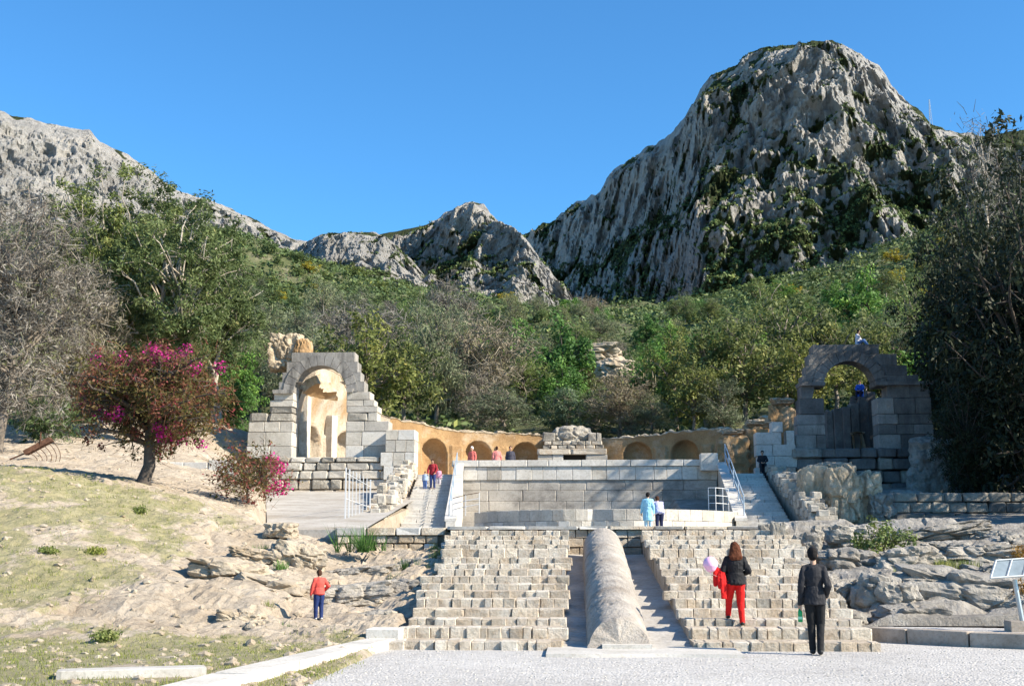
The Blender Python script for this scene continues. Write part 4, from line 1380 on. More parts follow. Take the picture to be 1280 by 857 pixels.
def tree_meshes(name, seed, H, th, rx, rz, trunk_r, limbs, twigs, leaves, lsize, lrad, leafm, barkm, aspect=0.5, lean=0.0, squash=0.8, crown_z=None, extra=None, twiggy=0.0, hollow=0.35, stems=1):
    """H height, th clear trunk height, rx/rz crown radii; returns trunk mesh and crown mesh(es)"""
    rng = np.random.default_rng(seed)
    mb = MB()
    cz = crown_z if crown_z else H - rz
    cen = []
    lens = []
    for s in range(stems):
        base = np.array([0, 0, -0.3]) + (rng.normal(size=3) * trunk_r * 1.2 * np.array([1, 1, 0]) if stems > 1 else 0)
        topp = np.array([lean * H + rng.normal() * rx * .25 * (stems > 1), rng.normal() * rx * .25 * (stems > 1), cz + rz * 0.35])
        mid = (base + topp) / 2 + rng.normal(size=3) * np.array([.06, .06, 0]) * H
        tp = bez(base, mid, topp, 9)
        tp[1:-1, :2] += rng.normal(size=(7, 2)) * 0.012 * H
        mb.tube(tp, np.linspace(trunk_r, trunk_r * 0.22, 9) * np.r_[1.35, np.ones(8)], 7)
        for k in range(limbs // stems):
            # limb end spread through the crown ellipsoid
            d = rng.normal(size=3)
            d /= np.linalg.norm(d)
            r = hollow + (1 - hollow) * rng.random() ** 0.5
            e = np.array([topp[0] * .9, topp[1] * .9, cz]) + d * r * np.array([rx, rx, rz]) * (0.8 + 0.4 * rng.random())
            e[2] = max(e[2], th * 0.8)
            f = np.clip((e[2] - th) / max(0.1, (topp[2] - th)) * 0.6 + rng.uniform(0, .25), 0.05, 0.95)
            zz = th * 0.75 + f * (topp[2] - th * 0.75) * 0.85
            i = np.interp(zz, tp[:, 2], np.arange(9))
            st = tp[int(i)] + (tp[min(8, int(i) + 1)] - tp[int(i)]) * (i - int(i))
            ctl = (st + e) / 2 + np.array([0, 0, 0.12 * np.linalg.norm(e - st)]) + rng.normal(size=3) * 0.08 * np.linalg.norm(e - st)
            lp = bez(st, ctl, e, 6)
            lp[1:-1] += rng.normal(size=(4, 3)) * 0.02 * np.linalg.norm(e - st)
            r0 = trunk_r * rng.uniform(0.22, 0.42)
            mb.tube(lp, np.linspace(r0, r0 * 0.25, 6), 5)
            cen.append(e)
            lens.append(1.0)
            for q in range(twigs):
                j = rng.uniform(2.2, 5)
                s0 = lp[int(j)] + (lp[min(5, int(j) + 1)] - lp[int(j)]) * (j - int(j))
                dd = rng.normal(size=3)
                dd /= np.linalg.norm(dd)
                e2 = s0 + dd * lrad * rng.uniform(0.8, 1.7)
                mb.tube(np.array([s0, (s0 + e2) / 2 + rng.normal(size=3) * .06 * lrad, e2]), [r0 * .3, r0 * .2, r0 * .08], 4)
                cen.append(e2)
                lens.append(0.75)
    cen = np.array(cen)
    lens = np.array(lens)
    out = []
    V, F, rn = leaf_cloud(rng, cen, lens * lrad * rng.uniform(0.6, 1.25, len(cen)), leaves, lsize, aspect, squash, 0.45, 0.66)
    if twiggy:
        # fine bare twigs radiating from the clumps
        n = int(len(cen) * twiggy)
        k = rng.integers(0, len(cen), n)
        d = rng.normal(size=(n, 3))
        d[:, 2] += 0.15
        d /= np.linalg.norm(d, axis=1)[:, None]
        L = lrad * rng.uniform(0.3, 0.95, n)
        a = cen[k] + rng.normal(size=(n, 3)) * lrad * .35
        b = a + d * L[:, None] + rng.normal(size=(n, 3)) * 0.1 * lrad
        wv = np.cross(d, rng.normal(size=(n, 3)))
        wv /= np.linalg.norm(wv, axis=1)[:, None]
        wv *= (lsize * 0.07)
        V2 = np.stack([a - wv, a + wv, b + wv * .4, b - wv * .4], 1).reshape(-1, 3)
        F2 = np.arange(n * 4).reshape(-1, 4) + len(V)
        V, F, rn = np.concatenate([V, V2]), np.concatenate([F, F2]), np.concatenate([rn, np.repeat(rng.random(n) * .8, 4)])
    trunk = mb.mesh(name + '_trunk', M[barkm], True)
    crown = mk_mesh(name + '_crown', V, F, M[leafm], False, {'rnd': rn})
    return trunk, crown, cen


KIND = {}


def make_kind(key, **kw):
    KIND[key] = tree_meshes(key[0], **kw)[:2]


# prototypes for the woods on the slope (metres)
for v in range(3):
    make_kind(('olive', v), seed=10 + v, H=8.5, th=1.6, rx=3.6, rz=3.3, trunk_r=.24, limbs=34, twigs=3, leaves=34, lsize=.34, lrad=.95, leafm='lf_olive', barkm='bark', aspect=.45)
    make_kind(('green', v), seed=20 + v, H=6.5, th=.8, rx=3.0, rz=2.9, trunk_r=.2, limbs=34, twigs=3, leaves=42, lsize=.30, lrad=.8, leafm='lf_green', barkm='bark_dark', aspect=.5)
    make_kind(('pine', v), seed=30 + v, H=8.5, th=1.6, rx=3.0, rz=3.5, trunk_r=.22, limbs=36, twigs=3, leaves=46, lsize=.30, lrad=.85, leafm='lf_pine', barkm='bark', aspect=.22)
    make_kind(('grey', v), seed=40 + v, H=7.5, th=1.0, rx=3.4, rz=3.2, trunk_r=.2, limbs=40, twigs=4, leaves=26, lsize=.42, lrad=.9, leafm='lf_grey', barkm='bark', aspect=.13, twiggy=10)
    make_kind(('greygreen', v), seed=50 + v, H=8.0, th=1.0, rx=3.3, rz=3.5, trunk_r=.2, limbs=38, twigs=3, leaves=46, lsize=.34, lrad=.85, leafm='lf_greygreen', barkm='bark', aspect=.2, twiggy=4)
for v in range(2):
    make_kind(('silver', v), seed=60 + v, H=5.0, th=.5, rx=2.4, rz=2.3, trunk_r=.16, limbs=26, twigs=3, leaves=46, lsize=.26, lrad=.7, leafm='lf_silver', barkm='bark', aspect=.35)
    make_kind(('shrub', v), seed=70 + v, H=2.6, th=.15, rx=1.7, rz=1.25, trunk_r=.08, limbs=20, twigs=2, leaves=30, lsize=.24, lrad=.55, leafm='lf_scrub', barkm='bark_dark', aspect=.5, stems=2)
    make_kind(('yellow', v), seed=80 + v, H=2.4, th=.15, rx=1.5, rz=1.1, trunk_r=.07, limbs=18, twigs=2, leaves=30, lsize=.24, lrad=.5, leafm='lf_yellow', barkm='bark_dark', aspect=.5, stems=2)
    make_kind(('dark', v), seed=90 + v, H=19.0, th=1.2, rx=6.2, rz=9.0, trunk_r=.42, limbs=110, twigs=3, leaves=46, lsize=.42, lrad=1.5, leafm='lf_dark', barkm='bark_dark', aspect=.4, twiggy=3)

KLABEL = {
    'olive': 'loose olive green tree with small leaves on the wooded slope',
    'green': 'dense bright green bushy tree on the wooded slope',
    'pine': 'fine-needled mid green pine on the wooded slope',
    'grey': 'bare grey-brown twiggy tree on the wooded slope',
    'greygreen': 'dusty grey-green tree on the wooded slope',
    'silver': 'silvery blue-green bush standing behind the curved gallery',
    'shrub': 'low dark green shrub on the upper wooded slope',
    'yellow': 'yellow flowering shrub on the upper wooded slope',
    'dark': 'tall dark evergreen tree standing beyond the dark gate'}
KCAT = {'silver': 'bush', 'shrub': 'shrub', 'yellow': 'shrub'}
KNAME = {'olive': 'olive_tree', 'green': 'evergreen_tree', 'pine': 'pine_tree', 'grey': 'bare_tree', 'greygreen': 'dusty_tree', 'silver': 'silver_bush', 'shrub': 'shrub', 'yellow': 'flowering_shrub', 'dark': 'dark_evergreen_tree'}
KH = {'olive': 8.5, 'green': 6.5, 'pine': 8.5, 'grey': 7.5, 'greygreen': 8.0, 'silver': 5.0, 'shrub': 2.6, 'yellow': 2.4, 'dark': 19.0}
rt_ = random.Random(77)


def plant(kind, loc, height, wide=1.0, label=None, group=None, variant=None):
    vs = [k for k in KIND if k[0] == kind]
    k = vs[variant % len(vs)] if variant is not None else rt_.choice(vs)
    tr, cr = KIND[k]
    s = height / KH[kind]
    e = thing(KNAME[kind], label or KLABEL[kind], KCAT.get(kind, 'tree'), loc, rt_.uniform(0, 6.28), group or ('%ss on the wooded slope' % KNAME[kind].replace('_', ' ')))
    e.scale = (s * wide, s * wide, s)
    obj('trunk', tr, e)
    obj('crown', cr, e)
    return e


def plant_px(kind, px, py_top, py_base, d, wpx=None, **kw):
    b = P(px, py_base, d)
    h = P(px, py_top, d).z - b.z
    nat = {'olive': 7.2 / 8.5, 'green': 6 / 6.5, 'pine': 6 / 8.5, 'grey': 6.8 / 7.5, 'greygreen': 6.6 / 8, 'silver': 4.8 / 5, 'shrub': 3.4 / 2.6, 'yellow': 3 / 2.4, 'dark': 12.4 / 19}[kind]
    wide = (wpx * d / FPX) / (nat * h) if wpx else 1.0
    return plant(kind, b, h, wide, **kw)


# individually placed trees of the front rows: kind, px centre, py top, py base, depth, px width
FRONT = [
    ('olive', 455, 395, 548, 93, 130), ('olive', 505, 415, 545, 98, 100), ('greygreen', 545, 372, 530, 104, 95), ('grey', 480, 385, 500, 125, 95), ('grey', 420, 380, 480, 130, 90),
    ('greygreen', 370, 385, 480, 120, 95), ('green', 285, 440, 530, 88, 80), ('pine', 300, 395, 500, 112, 80), ('greygreen', 330, 375, 460, 140, 80), ('pine', 300, 360, 450, 150, 70),
    ('greygreen', 630, 482, 552, 95, 105), ('grey', 600, 465, 545, 104, 70), ('silver', 706, 482, 540, 96, 62), ('pine', 655, 440, 530, 118, 80), ('pine', 600, 440, 520, 125, 70),
    ('grey', 775, 462, 550, 94, 100), ('greygreen', 815, 490, 552, 93, 70), ('pine', 740, 480, 552, 97, 60), ('green', 700, 440, 500, 135, 80), ('green', 650, 410, 480, 150, 80), ('green', 585, 400, 470, 150, 60),
    ('olive', 845, 425, 540, 102, 85), ('olive', 885, 405, 540, 98, 110), ('olive', 935, 395, 545, 96, 120), ('olive', 985, 372, 520, 106, 130), ('olive', 1045, 390, 520, 104, 100), ('olive', 1010, 420, 540, 92, 90),
    ('pine', 960, 360, 470, 140, 110), ('olive', 1085, 395, 520, 108, 90), ('pine', 1120, 380, 520, 112, 95), ('pine', 1150, 350, 500, 125, 90), ('green', 1085, 350, 440, 150, 90),
    ('greygreen', 570, 385, 480, 140, 80), ('pine', 520, 365, 450, 160, 70), ('greygreen', 450, 360, 440, 165, 80), ('grey', 560, 350, 430, 175, 80), ('greygreen', 400, 350, 440, 170, 70),
    ('olive', 870, 450, 550, 91, 80), ('greygreen', 905, 470, 555, 90, 70), ('pine', 690, 500, 545, 100, 50),
]
PLACE = [(0, 345, 'up the slope from the garden wall'), (345, 470, 'behind the sunlit gate'), (470, 580, 'above the left arm of the gallery'), (580, 675, 'above the ochre niches left of the sanctuary'),
         (675, 760, 'directly behind the sanctuary'), (760, 860, 'above the ochre niches right of the sanctuary'), (860, 990, 'behind the broken ochre stubs'), (990, 1300, 'behind the dark gate')]
SHORT = {'olive': 'loose olive green tree', 'green': 'dense bright green tree', 'pine': 'fine-needled mid green pine', 'grey': 'bare grey-brown twiggy tree', 'greygreen': 'dusty grey-green tree', 'silver': 'silvery blue-green bush'}
for i, (k, px, pt, pb, d, wp) in enumerate(FRONT):
    pl_ = [c for a_, b_, c in PLACE if a_ <= px < b_][0]
    row = 'close' if d < 110 else 'higher up'
    plant_px(k, px, pt, pb, d, wp, variant=i, label='%s %s %s' % (SHORT[k], row, pl_))

# the rest of the wood: individuals on the slope, kinds by place
pts = []
n_ind = 0
while n_ind < 290:
    d = 108 + 240 * rt_.random() ** 1.25
    px = rt_.uniform(-60, 1340)
    x = P(px, 430, d).x
    if any((x - a) ** 2 + (d - b) ** 2 < (3.9 + d * .008) ** 2 for a, b in pts):
        n_ind += 0.02
        continue
    pts.append((x, d))
    z = float(HH(x, d)) - .2
    f = rt_.random()
    far = (d - 108) / 240
    if px < 560:
        k = 'grey' if f < .16 else 'greygreen' if f < .46 else 'pine' if f < .75 else 'olive' if f < .85 else 'green'
    elif px < 840:
        k = 'green' if f < .42 else 'grey' if f < .52 else 'greygreen' if f < .74 else 'pine'
    else:
        k = 'olive' if f < .32 else 'pine' if f < .6 else 'green' if f < .84 else 'greygreen'
    h = {'grey': 6.4, 'greygreen': 6.4, 'pine': 6.4, 'olive': 6.2, 'green': 5.0}[k] * rt_.choice((.75, .9, 1.05, 1.2, 1.35, 1.6)) * (1.08 - .24 * far)
    plant(k, (x, d, z), h, rt_.uniform(.95, 1.3))
    n_ind += 1
# smaller shrubs, some in yellow flower, higher up
n_ind = 0
while n_ind < 280:
    d = rt_.uniform(150, 460)
    px = rt_.uniform(200, 1200) if n_ind % 3 else rt_.uniform(230, 520)
    x = P(px, 400, d).x
    k = 'yellow' if rt_.random() < (.22 if px > 800 else .10) else 'shrub'
    plant(k, (x, d, float(HH(x, d)) - .1), rt_.uniform(2.0, 4.4), rt_.uniform(1.0, 1.5))
    n_ind += 1
# ground-covering scrub of the slope: one uncounted mass
rng = np.random.default_rng(31)
n = 16000
d = 94 + 380 * rng.random(n) ** 0.75
px = rng.uniform(-150, 1430, n)
xx = (px - 723) / FPX * d
zz = HH(xx, d)
sz = rng.uniform(.7, 1.8, n) * (0.8 + d / 300)
V, F, rn = leaf_cloud(rng, np.stack([xx, d, zz + sz * .2], -1), sz * .8, 15, sz * .42, .55, .75, .4, .55)
tag(obj('slope_scrub', mk_mesh('slope_scrub', V, F, M['lf_scrub'], False, {'rnd': rn})), 'dark green undergrowth between the trees of the wooded slope', 'scrub', kind='stuff')

# tall dark evergreens on the right
for i, (px, pt, pb, d, wp) in enumerate([(1252, 232, 640, 66, 150), (1310, 190, 650, 60, 220), (1262, 178, 640, 78, 180), (1345, 250, 640, 62, 200), (1330, 225, 640, 66, 200), (1205, 400, 620, 80, 90), (1390, 200, 660, 70, 260), (1500, 220, 690, 52, 280), (1230, 290, 600, 92, 160), (1345, 170, 620, 76, 240), (1215, 470, 640, 62, 80)]):
    plant_px('dark', px, pt, pb, d, wp, variant=i, group='tall dark evergreens on the right')


# ------------------------------------------------------------------ trees of the left bank
def hero(name, label, loc, seed, turn=0, cat='tree', **kw):
    tr, cr, cen = tree_meshes(name, seed, **kw)
    e = thing(name, label, cat, loc, turn)
    obj('trunk', tr, e)
    obj('crown', cr, e)
    return e, cen


for i, (px, pt, d, th, rx, rz, st, nl, lab) in enumerate([
        (220, 262, 66, 3.6, 4.2, 4.4, 3, 84, 'tall eucalyptus with pale forking trunks behind the bougainvillea'),
        (105, 222, 70, 4.5, 3.8, 5.2, 2, 74, 'leafy olive green eucalyptus rising beside the large bare tree'),
        (165, 240, 72, 4.5, 3.8, 5.0, 2, 74, 'olive green eucalyptus crowded between two others'),
        (272, 315, 78, 3.4, 2.5, 3.8, 2, 50, 'slim olive green eucalyptus nearest the sunlit gate')]):
    b = P(px, 560, d)
    hero('eucalyptus_tree', lab, b, 301 + i, H=P(px, pt, d).z - b.z, th=th, rx=rx, rz=rz, trunk_r=.21, limbs=nl, twigs=4, leaves=78, lsize=.26, lrad=.74, leafm='lf_euca', barkm='bark_pale', aspect=.32, stems=st, hollow=.5)
for i, (px, pt, pb, d, rx, lab) in enumerate([(-8, 215, 575, 50, 4.4, 'large bare grey tree with pale trunk at the top of the bank'), (65, 330, 560, 62, 3.4, 'bare grey-brown twiggy tree between the bank and the eucalyptus'),
                                              (30, 250, 560, 72, 4.2, 'tall bare grey tree behind the others on the bank')]):
    b = P(px, pb, d)
    H = P(px, pt, d).z - b.z
    hero('bare_tree', lab, b, 320 + i, H=H, th=H * .16, rx=rx, rz=H * .44, trunk_r=.26, limbs=74, twigs=6, leaves=40, lsize=.26, lrad=.8, leafm='lf_grey', barkm='bark', aspect=.16, twiggy=11, hollow=.35)
b = P(58, 556, 56)
hero('bare_tree', 'small leafy green and grey tree behind the rusty rake', b, 331, H=2.6, th=.6, rx=1.4, rz=1.1, trunk_r=.07, limbs=26, twigs=4, leaves=30, lsize=.2, lrad=.4, leafm='lf_pine', barkm='bark', aspect=.25, twiggy=8)
for i, (px, pt, pb, d, wp, k) in enumerate([(100, 380, 560, 80, 90, 'pine'), (290, 470, 548, 80, 60, 'green'), (250, 430, 560, 84, 90, 'pine'), (170, 420, 560, 82, 90, 'green'), (60, 420, 560, 84, 100, 'greygreen'), (210, 470, 565, 78, 80, 'grey'), (-60, 300, 560, 70, 150, 'greygreen')]):
    plant_px(k, px, pt, pb, d, wp, variant=i, label={'pine': 'fine-needled pine behind the bougainvillea tree', 'green': 'dense dark green tree between the bougainvillea and the sunlit gate',
             'greygreen': 'dusty grey-green tree at the back of the bank', 'grey': 'bare grey tree just behind the bougainvillea tree'}[k], group='trees at the back of the bank')


def bougainvillea(label, px, py, d, H, th, rx, rz, tr, seed, limbs, flowers, lv, tw):
    b = P(px, py, d)
    e, cen = hero('bougainvillea', label, b, seed, H=H, th=th, rx=rx, rz=rz, trunk_r=tr, limbs=limbs, twigs=5, leaves=lv, lsize=.12, lrad=.48, leafm='lf_bouga', barkm='bark_dark', aspect=.55, twiggy=tw, hollow=.35, squash=.8)
    rng = np.random.default_rng(seed + 5)
    # blossom in irregular sprays near the outside of the crown
    c0 = np.array([0, 0, H - rz])
    rel = np.linalg.norm((cen - c0) / np.array([rx, rx, rz]), axis=1)
    out = cen[(rel > 0.62)]
    seedc = out[rng.choice(len(out), flowers, replace=False)]
    dd = np.linalg.norm(out[:, None] - seedc[None], axis=2).min(1)
    fl = out[dd < .33]
    V, F, rn = leaf_cloud(rng, fl, .34, 46, .09, .8, .9, .2, .3)
    obj('blossom', mk_mesh('blossom', V, F, M['lf_flower'], False, {'rnd': rn}), e)
    return e


bougainvillea('spreading bougainvillea tree with magenta blossom and thick dark trunk', 181, 607, 40, 4.55, 1.6, 3.3, 1.5, .26, 401, 120, 24, 24, 14)
bougainvillea('small bougainvillea bush with sparse pink blossom beside the paved yard', 312, 628, 42, 1.55, .2, 1.5, .55, .06, 402, 30, 5, 9, 9)

# ------------------------------------------------------------------ where a photo ray meets the banks
def on_bank(px, py, side='L'):
    for y in np.arange(17, 60, 0.1):
        p = P(px, py, y)
        z = float(bank_z(np.array([[p.x]]), np.array([[p.y]]))[0][0, 0]) if side == 'L' else float(HR(p.x, p.y))
        if p.z <= z:
            return Vector((p.x, p.y, z))
    return P(px, py, 30)


# ------------------------------------------------------------------ boulders and rock slabs
def boulder(label, px, py, wpx, hpx, d, mat, seed, depth=None, group=None, tilt=0.0, name='boulder', rough=.2, boxy=.5):
    s = d / FPX / 2
    c = P(px, py, d)
    c.z -= .07 if name == 'rock_outcrop' else 0
    w_, h_ = wpx * s, hpx * s * (.95 if name == 'rock_outcrop' else 1)
    dp = depth if depth else w_ * 0.8
    o = obj(name, rock_mesh(seed, (w_ * 1.08, dp, h_ * 1.12), M[mat], 5 if wpx > 45 else 4, rough, boxy), None, c, (rb.uniform(-.1, .1), tilt, rb.uniform(-.3, .3)))
    return tag(o, label, 'rock', group)


RG = 'boulders beside the staircase'
RL = 'weathered grey limestone boulder among the others beside the staircase'
for i, (px, py, w_, h_, d, lab) in enumerate([
        (1068, 676, 66, 40, 34.5, 'grey boulder touching the dark green shrub'), (1066, 708, 84, 42, 31.5, 'wide grey boulder below the dark green shrub'), (1135, 706, 84, 40, 31, 'rounded grey boulder with a grass strip in front of it'), (1058, 748, 60, 44, 28.4, RL), (1108, 750, 74, 62, 27.6, 'tall grey boulder leaning against the huge smooth slab'),
        (1195, 742, 170, 62, 28.6, 'huge smooth sunlit limestone slab above the gravel bed'), (1140, 775, 84, 36, 26.4, 'dark-sided boulder lying on the edge of the gravel bed'), (1222, 694, 100, 34, 32.5, 'flat grey boulder just above the huge smooth slab'), (1168, 668, 130, 22, 36.2, 'long low rock along the top of the boulder slope'),
        (1216, 668, 46, 26, 35.6, RL), (1245, 676, 54, 24, 35.0, RL), (1275, 690, 60, 40, 33, RL), (992, 697, 34, 26, 32.6, 'small boulder at the staircase edge below the upright squared stone'), (1008, 684, 36, 34, 34.2, RL), (1030, 668, 36, 26, 36, RL), (1002, 716, 40, 30, 30.6, RL),
        (1062, 780, 44, 30, 26.0, 'small boulder at the end of the brown kerb'), (1040, 760, 40, 36, 27.3, 'small boulder right behind the man in the dark suit'), (1250, 725, 90, 36, 30, 'broad boulder right behind the information panel'), (1025, 730, 44, 30, 29.5, RL), (1180, 690, 60, 26, 33.2, RL)]):
    boulder(lab, px, py, w_, h_, d, 'rock', 500 + i, group=RG, tilt=rb.uniform(-.15, .15), rough=.17 if w_ > 120 else .24)
t = obj('stone_post', rock_mesh(540, (.24, .2, .52), M['rough'], 4, .1, .85), None, P(973, 672, 35.2))
tag(t, 'upright squared stone at the top corner of the staircase beside the boulders', 'stone post')
t = obj('stone_post', rock_mesh(541, (.3, .26, .36), M['rough'], 4, .12, .8), None, P(960, 668, 36.0))
tag(t, 'short squared stone behind the upright one at the staircase corner', 'stone post')

LG = 'bedrock outcrops of the bank'
LL = 'low warm-toned bedrock outcrop breaking through the bank'
for i, (px, py, w_, h_, d, mt, lab, tl) in enumerate([
        (285, 716, 100, 44, 29.5, 'rock_warm', 'long cream bedrock hump with a dark crack, lying across the bank', .12), (372, 696, 76, 50, 32.0, 'rock_warm', 'bright cream rock rising just behind the boy', .2),
        (345, 738, 110, 44, 29, 'rock_warm', LL, .25), (330, 784, 44, 30, 24.6, 'rock_warm', LL, 0), (300, 772, 60, 30, 25, 'rock_warm', LL, .1), (440, 746, 120, 44, 30.2, 'rock', 'smooth grey bedrock slab between the boy and the staircase', -.1),
        (465, 716, 90, 26, 33, 'rock', LL, -.1), (520, 706, 44, 26, 33.6, 'rock', LL, 0), (395, 806, 110, 44, 25.4, 'rock', 'broad grey tilted slab of bedrock under the boy', -.06), (318, 690, 60, 20, 31.6, 'rock_warm', LL, .1),
        (430, 718, 60, 24, 32.6, 'rock', LL, -.1), (500, 735, 50, 30, 30, 'rock', LL, 0), (352, 660, 40, 22, 35.5, 'rock_warm', LL, 0), (475, 772, 60, 30, 27, 'rock', LL, -.1)]):
    boulder(lab, px, py, w_, h_, d, mt, 560 + i, group=LG, tilt=tl, name='rock_outcrop', rough=.17, boxy=.6, depth=w_ * d / FPX * .55)

for i, (px, py, w_, h_, d, lab) in enumerate([(748, 446, 70, 30, 128, 'pale rock outcrop showing between the trees behind the sanctuary'), (770, 462, 50, 30, 120, 'smaller pale rock below the outcrop between the trees')]):
    boulder(lab, px, py, w_, h_, d, 'rock_warm', 590 + i, name='rock_outcrop', rough=.24, boxy=.4)
# ------------------------------------------------------------------ grass, pebbles, tufts
rng = np.random.default_rng(91)
vv = veg_grid = None
bx = bankV.reshape(330, 400, 3)
vg = bankveg.reshape(330, 400)
pick = rng.integers(0, [329, 399], size=(60000, 2))
keep = (vg[pick[:, 0], pick[:, 1]] + 0.35 * rng.random(60000) > 0.66) & (bx[pick[:, 0], pick[:, 1], 1] < 48)
pick = pick[keep][:14000]
gp = bx[pick[:, 0], pick[:, 1]] + np.stack([rng.normal(0, .06, len(pick)), rng.normal(0, .06, len(pick)), np.zeros(len(pick)) - .01], -1)


def blades(rng, base, per, L, wd, spread=.05, lean=.5):
    k = np.repeat(np.arange(len(base)), per)
    n = len(k)
    b = base[k] + np.stack([rng.normal(0, spread, n), rng.normal(0, spread, n), np.zeros(n)], -1)
    a = rng.uniform(0, 2 * math.pi, n)
    d = np.stack([np.cos(a) * lean * rng.random(n), np.sin(a) * lean * rng.random(n), np.ones(n)], -1)
    Ls = np.broadcast_to(L, (len(base),))[k] * rng.uniform(.5, 1.2, n)
    s = np.stack([-np.sin(a), np.cos(a), 0 * a], -1) * wd
    t = b + d * Ls[:, None]
    m = b + d * Ls[:, None] * .55 - np.array([0, 0, 1]) * 0
    V = np.stack([b - s, b + s, m + s * .7, t], 1).reshape(-1, 3)
    rn = np.repeat(np.clip(rng.random(len(base))[k] * .6 + rng.random(n) * .4, 0, 1), 4)
    return V, np.arange(n * 4).reshape(-1, 4), rn


V, F, rn = blades(rng, gp, 8, np.where(gp[:, 1] < 23, .06, .10), .006, .09, 1.2)
tag(obj('bank_grass', mk_mesh('bank_grass', V, F, M['grass'], False, {'rnd': rn})), 'short dry grass in patches over the sunlit bank', 'grass', kind='stuff')


def pebbles(name, label, base, smin, smax, mat, seed):
    rng = np.random.default_rng(seed)
    bm = bmesh.new()
    bmesh.ops.create_icosphere(bm, subdivisions=1, radius=1)
    V0 = np.array([v.co[:] for v in bm.verts])
    F0 = np.array([[v.index for v in f.verts] for f in bm.faces])
    bm.free()
    n = len(base)
    sc = rng.uniform(0, 1, n) ** 2.5 * (smax - smin) + smin
    V = V0[None] * (1 + rng.normal(0, .16, (n, len(V0), 1))) * sc[:, None, None] * np.stack([rng.uniform(.7, 1.4, n), rng.uniform(.7, 1.3, n), rng.uniform(.45, .8, n)], -1)[:, None]
    V = V + base[:, None]
    F = F0[None] + (np.arange(n) * len(V0))[:, None, None]
    o = obj(name, mk_mesh(name, V.reshape(-1, 3), F.reshape(-1, 3), mat))
    return tag(o, label, 'pebbles', kind='stuff')


pk = rng.integers(0, [300, 330], size=(9000, 2))
pebbles('bank_pebbles', 'loose pale stones scattered over the bank', bx[pk[:, 0], pk[:, 1]], .012, .11, M['rock_warm'], 5)
n = 2600
pebbles('forecourt_pebbles', 'small loose stones on the gravel forecourt and bed', np.stack([rng.uniform(-4, 14, n), 14 + rng.random(n) * 8.5, np.full(n, .002)], -1), .006, .022, M['kerb'], 6)


def tuft(label, base, L, per, wd, mat, seed, name='grass_tuft', cat='grass tuft', spread=.12, lean=.8, n=6, group=None):
    rng = np.random.default_rng(seed)
    bb = np.stack([rng.normal(0, spread, n), rng.normal(0, spread * .6, n), np.zeros(n)], -1)
    V, F, rn = blades(rng, bb, per, L, wd, .04, lean)
    return tag(obj(name, mk_mesh(name, V, F, M[mat], False, {'rnd': rn}), None, base), label, cat, group)


tuft('large strappy green plant below the rubble wall with white coping', P(445, 690, 35.4), .75, 16, .016, 'lf_green', 1, 'strap_leaved_plant', 'plant', .38, 1.3, 9)
tuft('smaller strappy green plant under the end of the coping', P(467, 688, 35.6), .5, 14, .014, 'lf_green', 2, 'strap_leaved_plant', 'plant', .16, 1.2, 5)
for i, (px, py, d, L, mt) in enumerate([(545, 702, 33.6, .35, 'grass'), (545, 718, 32, .35, 'grass'), (512, 715, 32.5, .4, 'lf_green'), (500, 731, 30.8, .3, 'lf_green'), (545, 690, 35, .25, 'grass'), (430, 803, 24.2, .3, 'grass'), (495, 812, 22.4, .16, 'lf_green'),
                                        (326, 690, 31.8, .2, 'lf_green'), (352, 712, 30.6, .25, 'lf_green'), (335, 765, 26.4, .25, 'grass'), (347, 795, 24.6, .3, 'lf_green')]):
    tuft('green tuft growing from a crack of the bedrock beside the staircase', P(px, py, d), L, 14, .01, mt, 20 + i, group='tufts in the bedrock cracks')
for i, (px, py, d, L) in enumerate([(1190, 714, 30.4, .28), (1205, 712, 30.6, .25), (1170, 717, 30.2, .2), (1150, 720, 30, .2)]):
    tuft('green grass tuft on the ledge in front of the rounded boulder', P(px, py, d), L, 26, .01, 'grass', 40 + i, spread=.28, n=9, group='tufts on the boulder ledge')
b = P(1098, 702, 33)
e = thing('shrub', 'dark green shrub squeezed between the grey boulders', 'shrub', b)
e.scale = (.42, .42, .42)
obj('trunk', KIND[('shrub', 0)][0], e)
obj('crown', KIND[('shrub', 0)][1], e)
for i, (px, py, lab) in enumerate([(120, 692, 'clump of fresh green weeds on the middle of the bank'), (60, 690, 'small weed clump beside the dry soil of the bank'), (175, 640, 'fresh green weeds high on the bank below the bougainvillea'), (130, 800, 'blue-green weeds among the loose stones at the foot of the bank')]):
    g_ = np.random.default_rng(60 + i)
    V, F, rn = leaf_cloud(g_, g_.normal(0, 1, (30, 3)) * np.array([.08, .07, .03]) + np.array([0, 0, .04]), .17, 26, .06, .5, .6)
    tag(obj('weed_clump', mk_mesh('weed_clump', V, F, M['grass'], False, {'rnd': rn}), None, on_bank(px, py)), lab, 'weeds', kind='stuff')
for i, (px, py, d) in enumerate([(1278, 690, 30.5), (1290, 735, 27.4)]):
    b = P(px, py, d)
    V, F, rn = leaf_cloud(np.random.default_rng(i), np.random.default_rng(i).normal(0, .16, (14, 3)), .16, 40, .06, .5)
    tag(obj('dry_bush', mk_mesh('dry_bush', V, F, M['lf_orange'], False, {'rnd': rn}), None, b), ['orange-brown dry bush above the information panel', 'orange-brown dry bush beside the information panel post'][i], 'bush')

# ------------------------------------------------------------------ rusty rake, white gate, railings, information panel, mast
b = P(40, 578, 47.5)
rk_ = thing('hay_rake', 'rusty old farm rake with curved iron tines at the top of the bank', 'farm rake', b)


def rel(px, py, d, o):
    return np.array(P(px, py, d) - o.location)


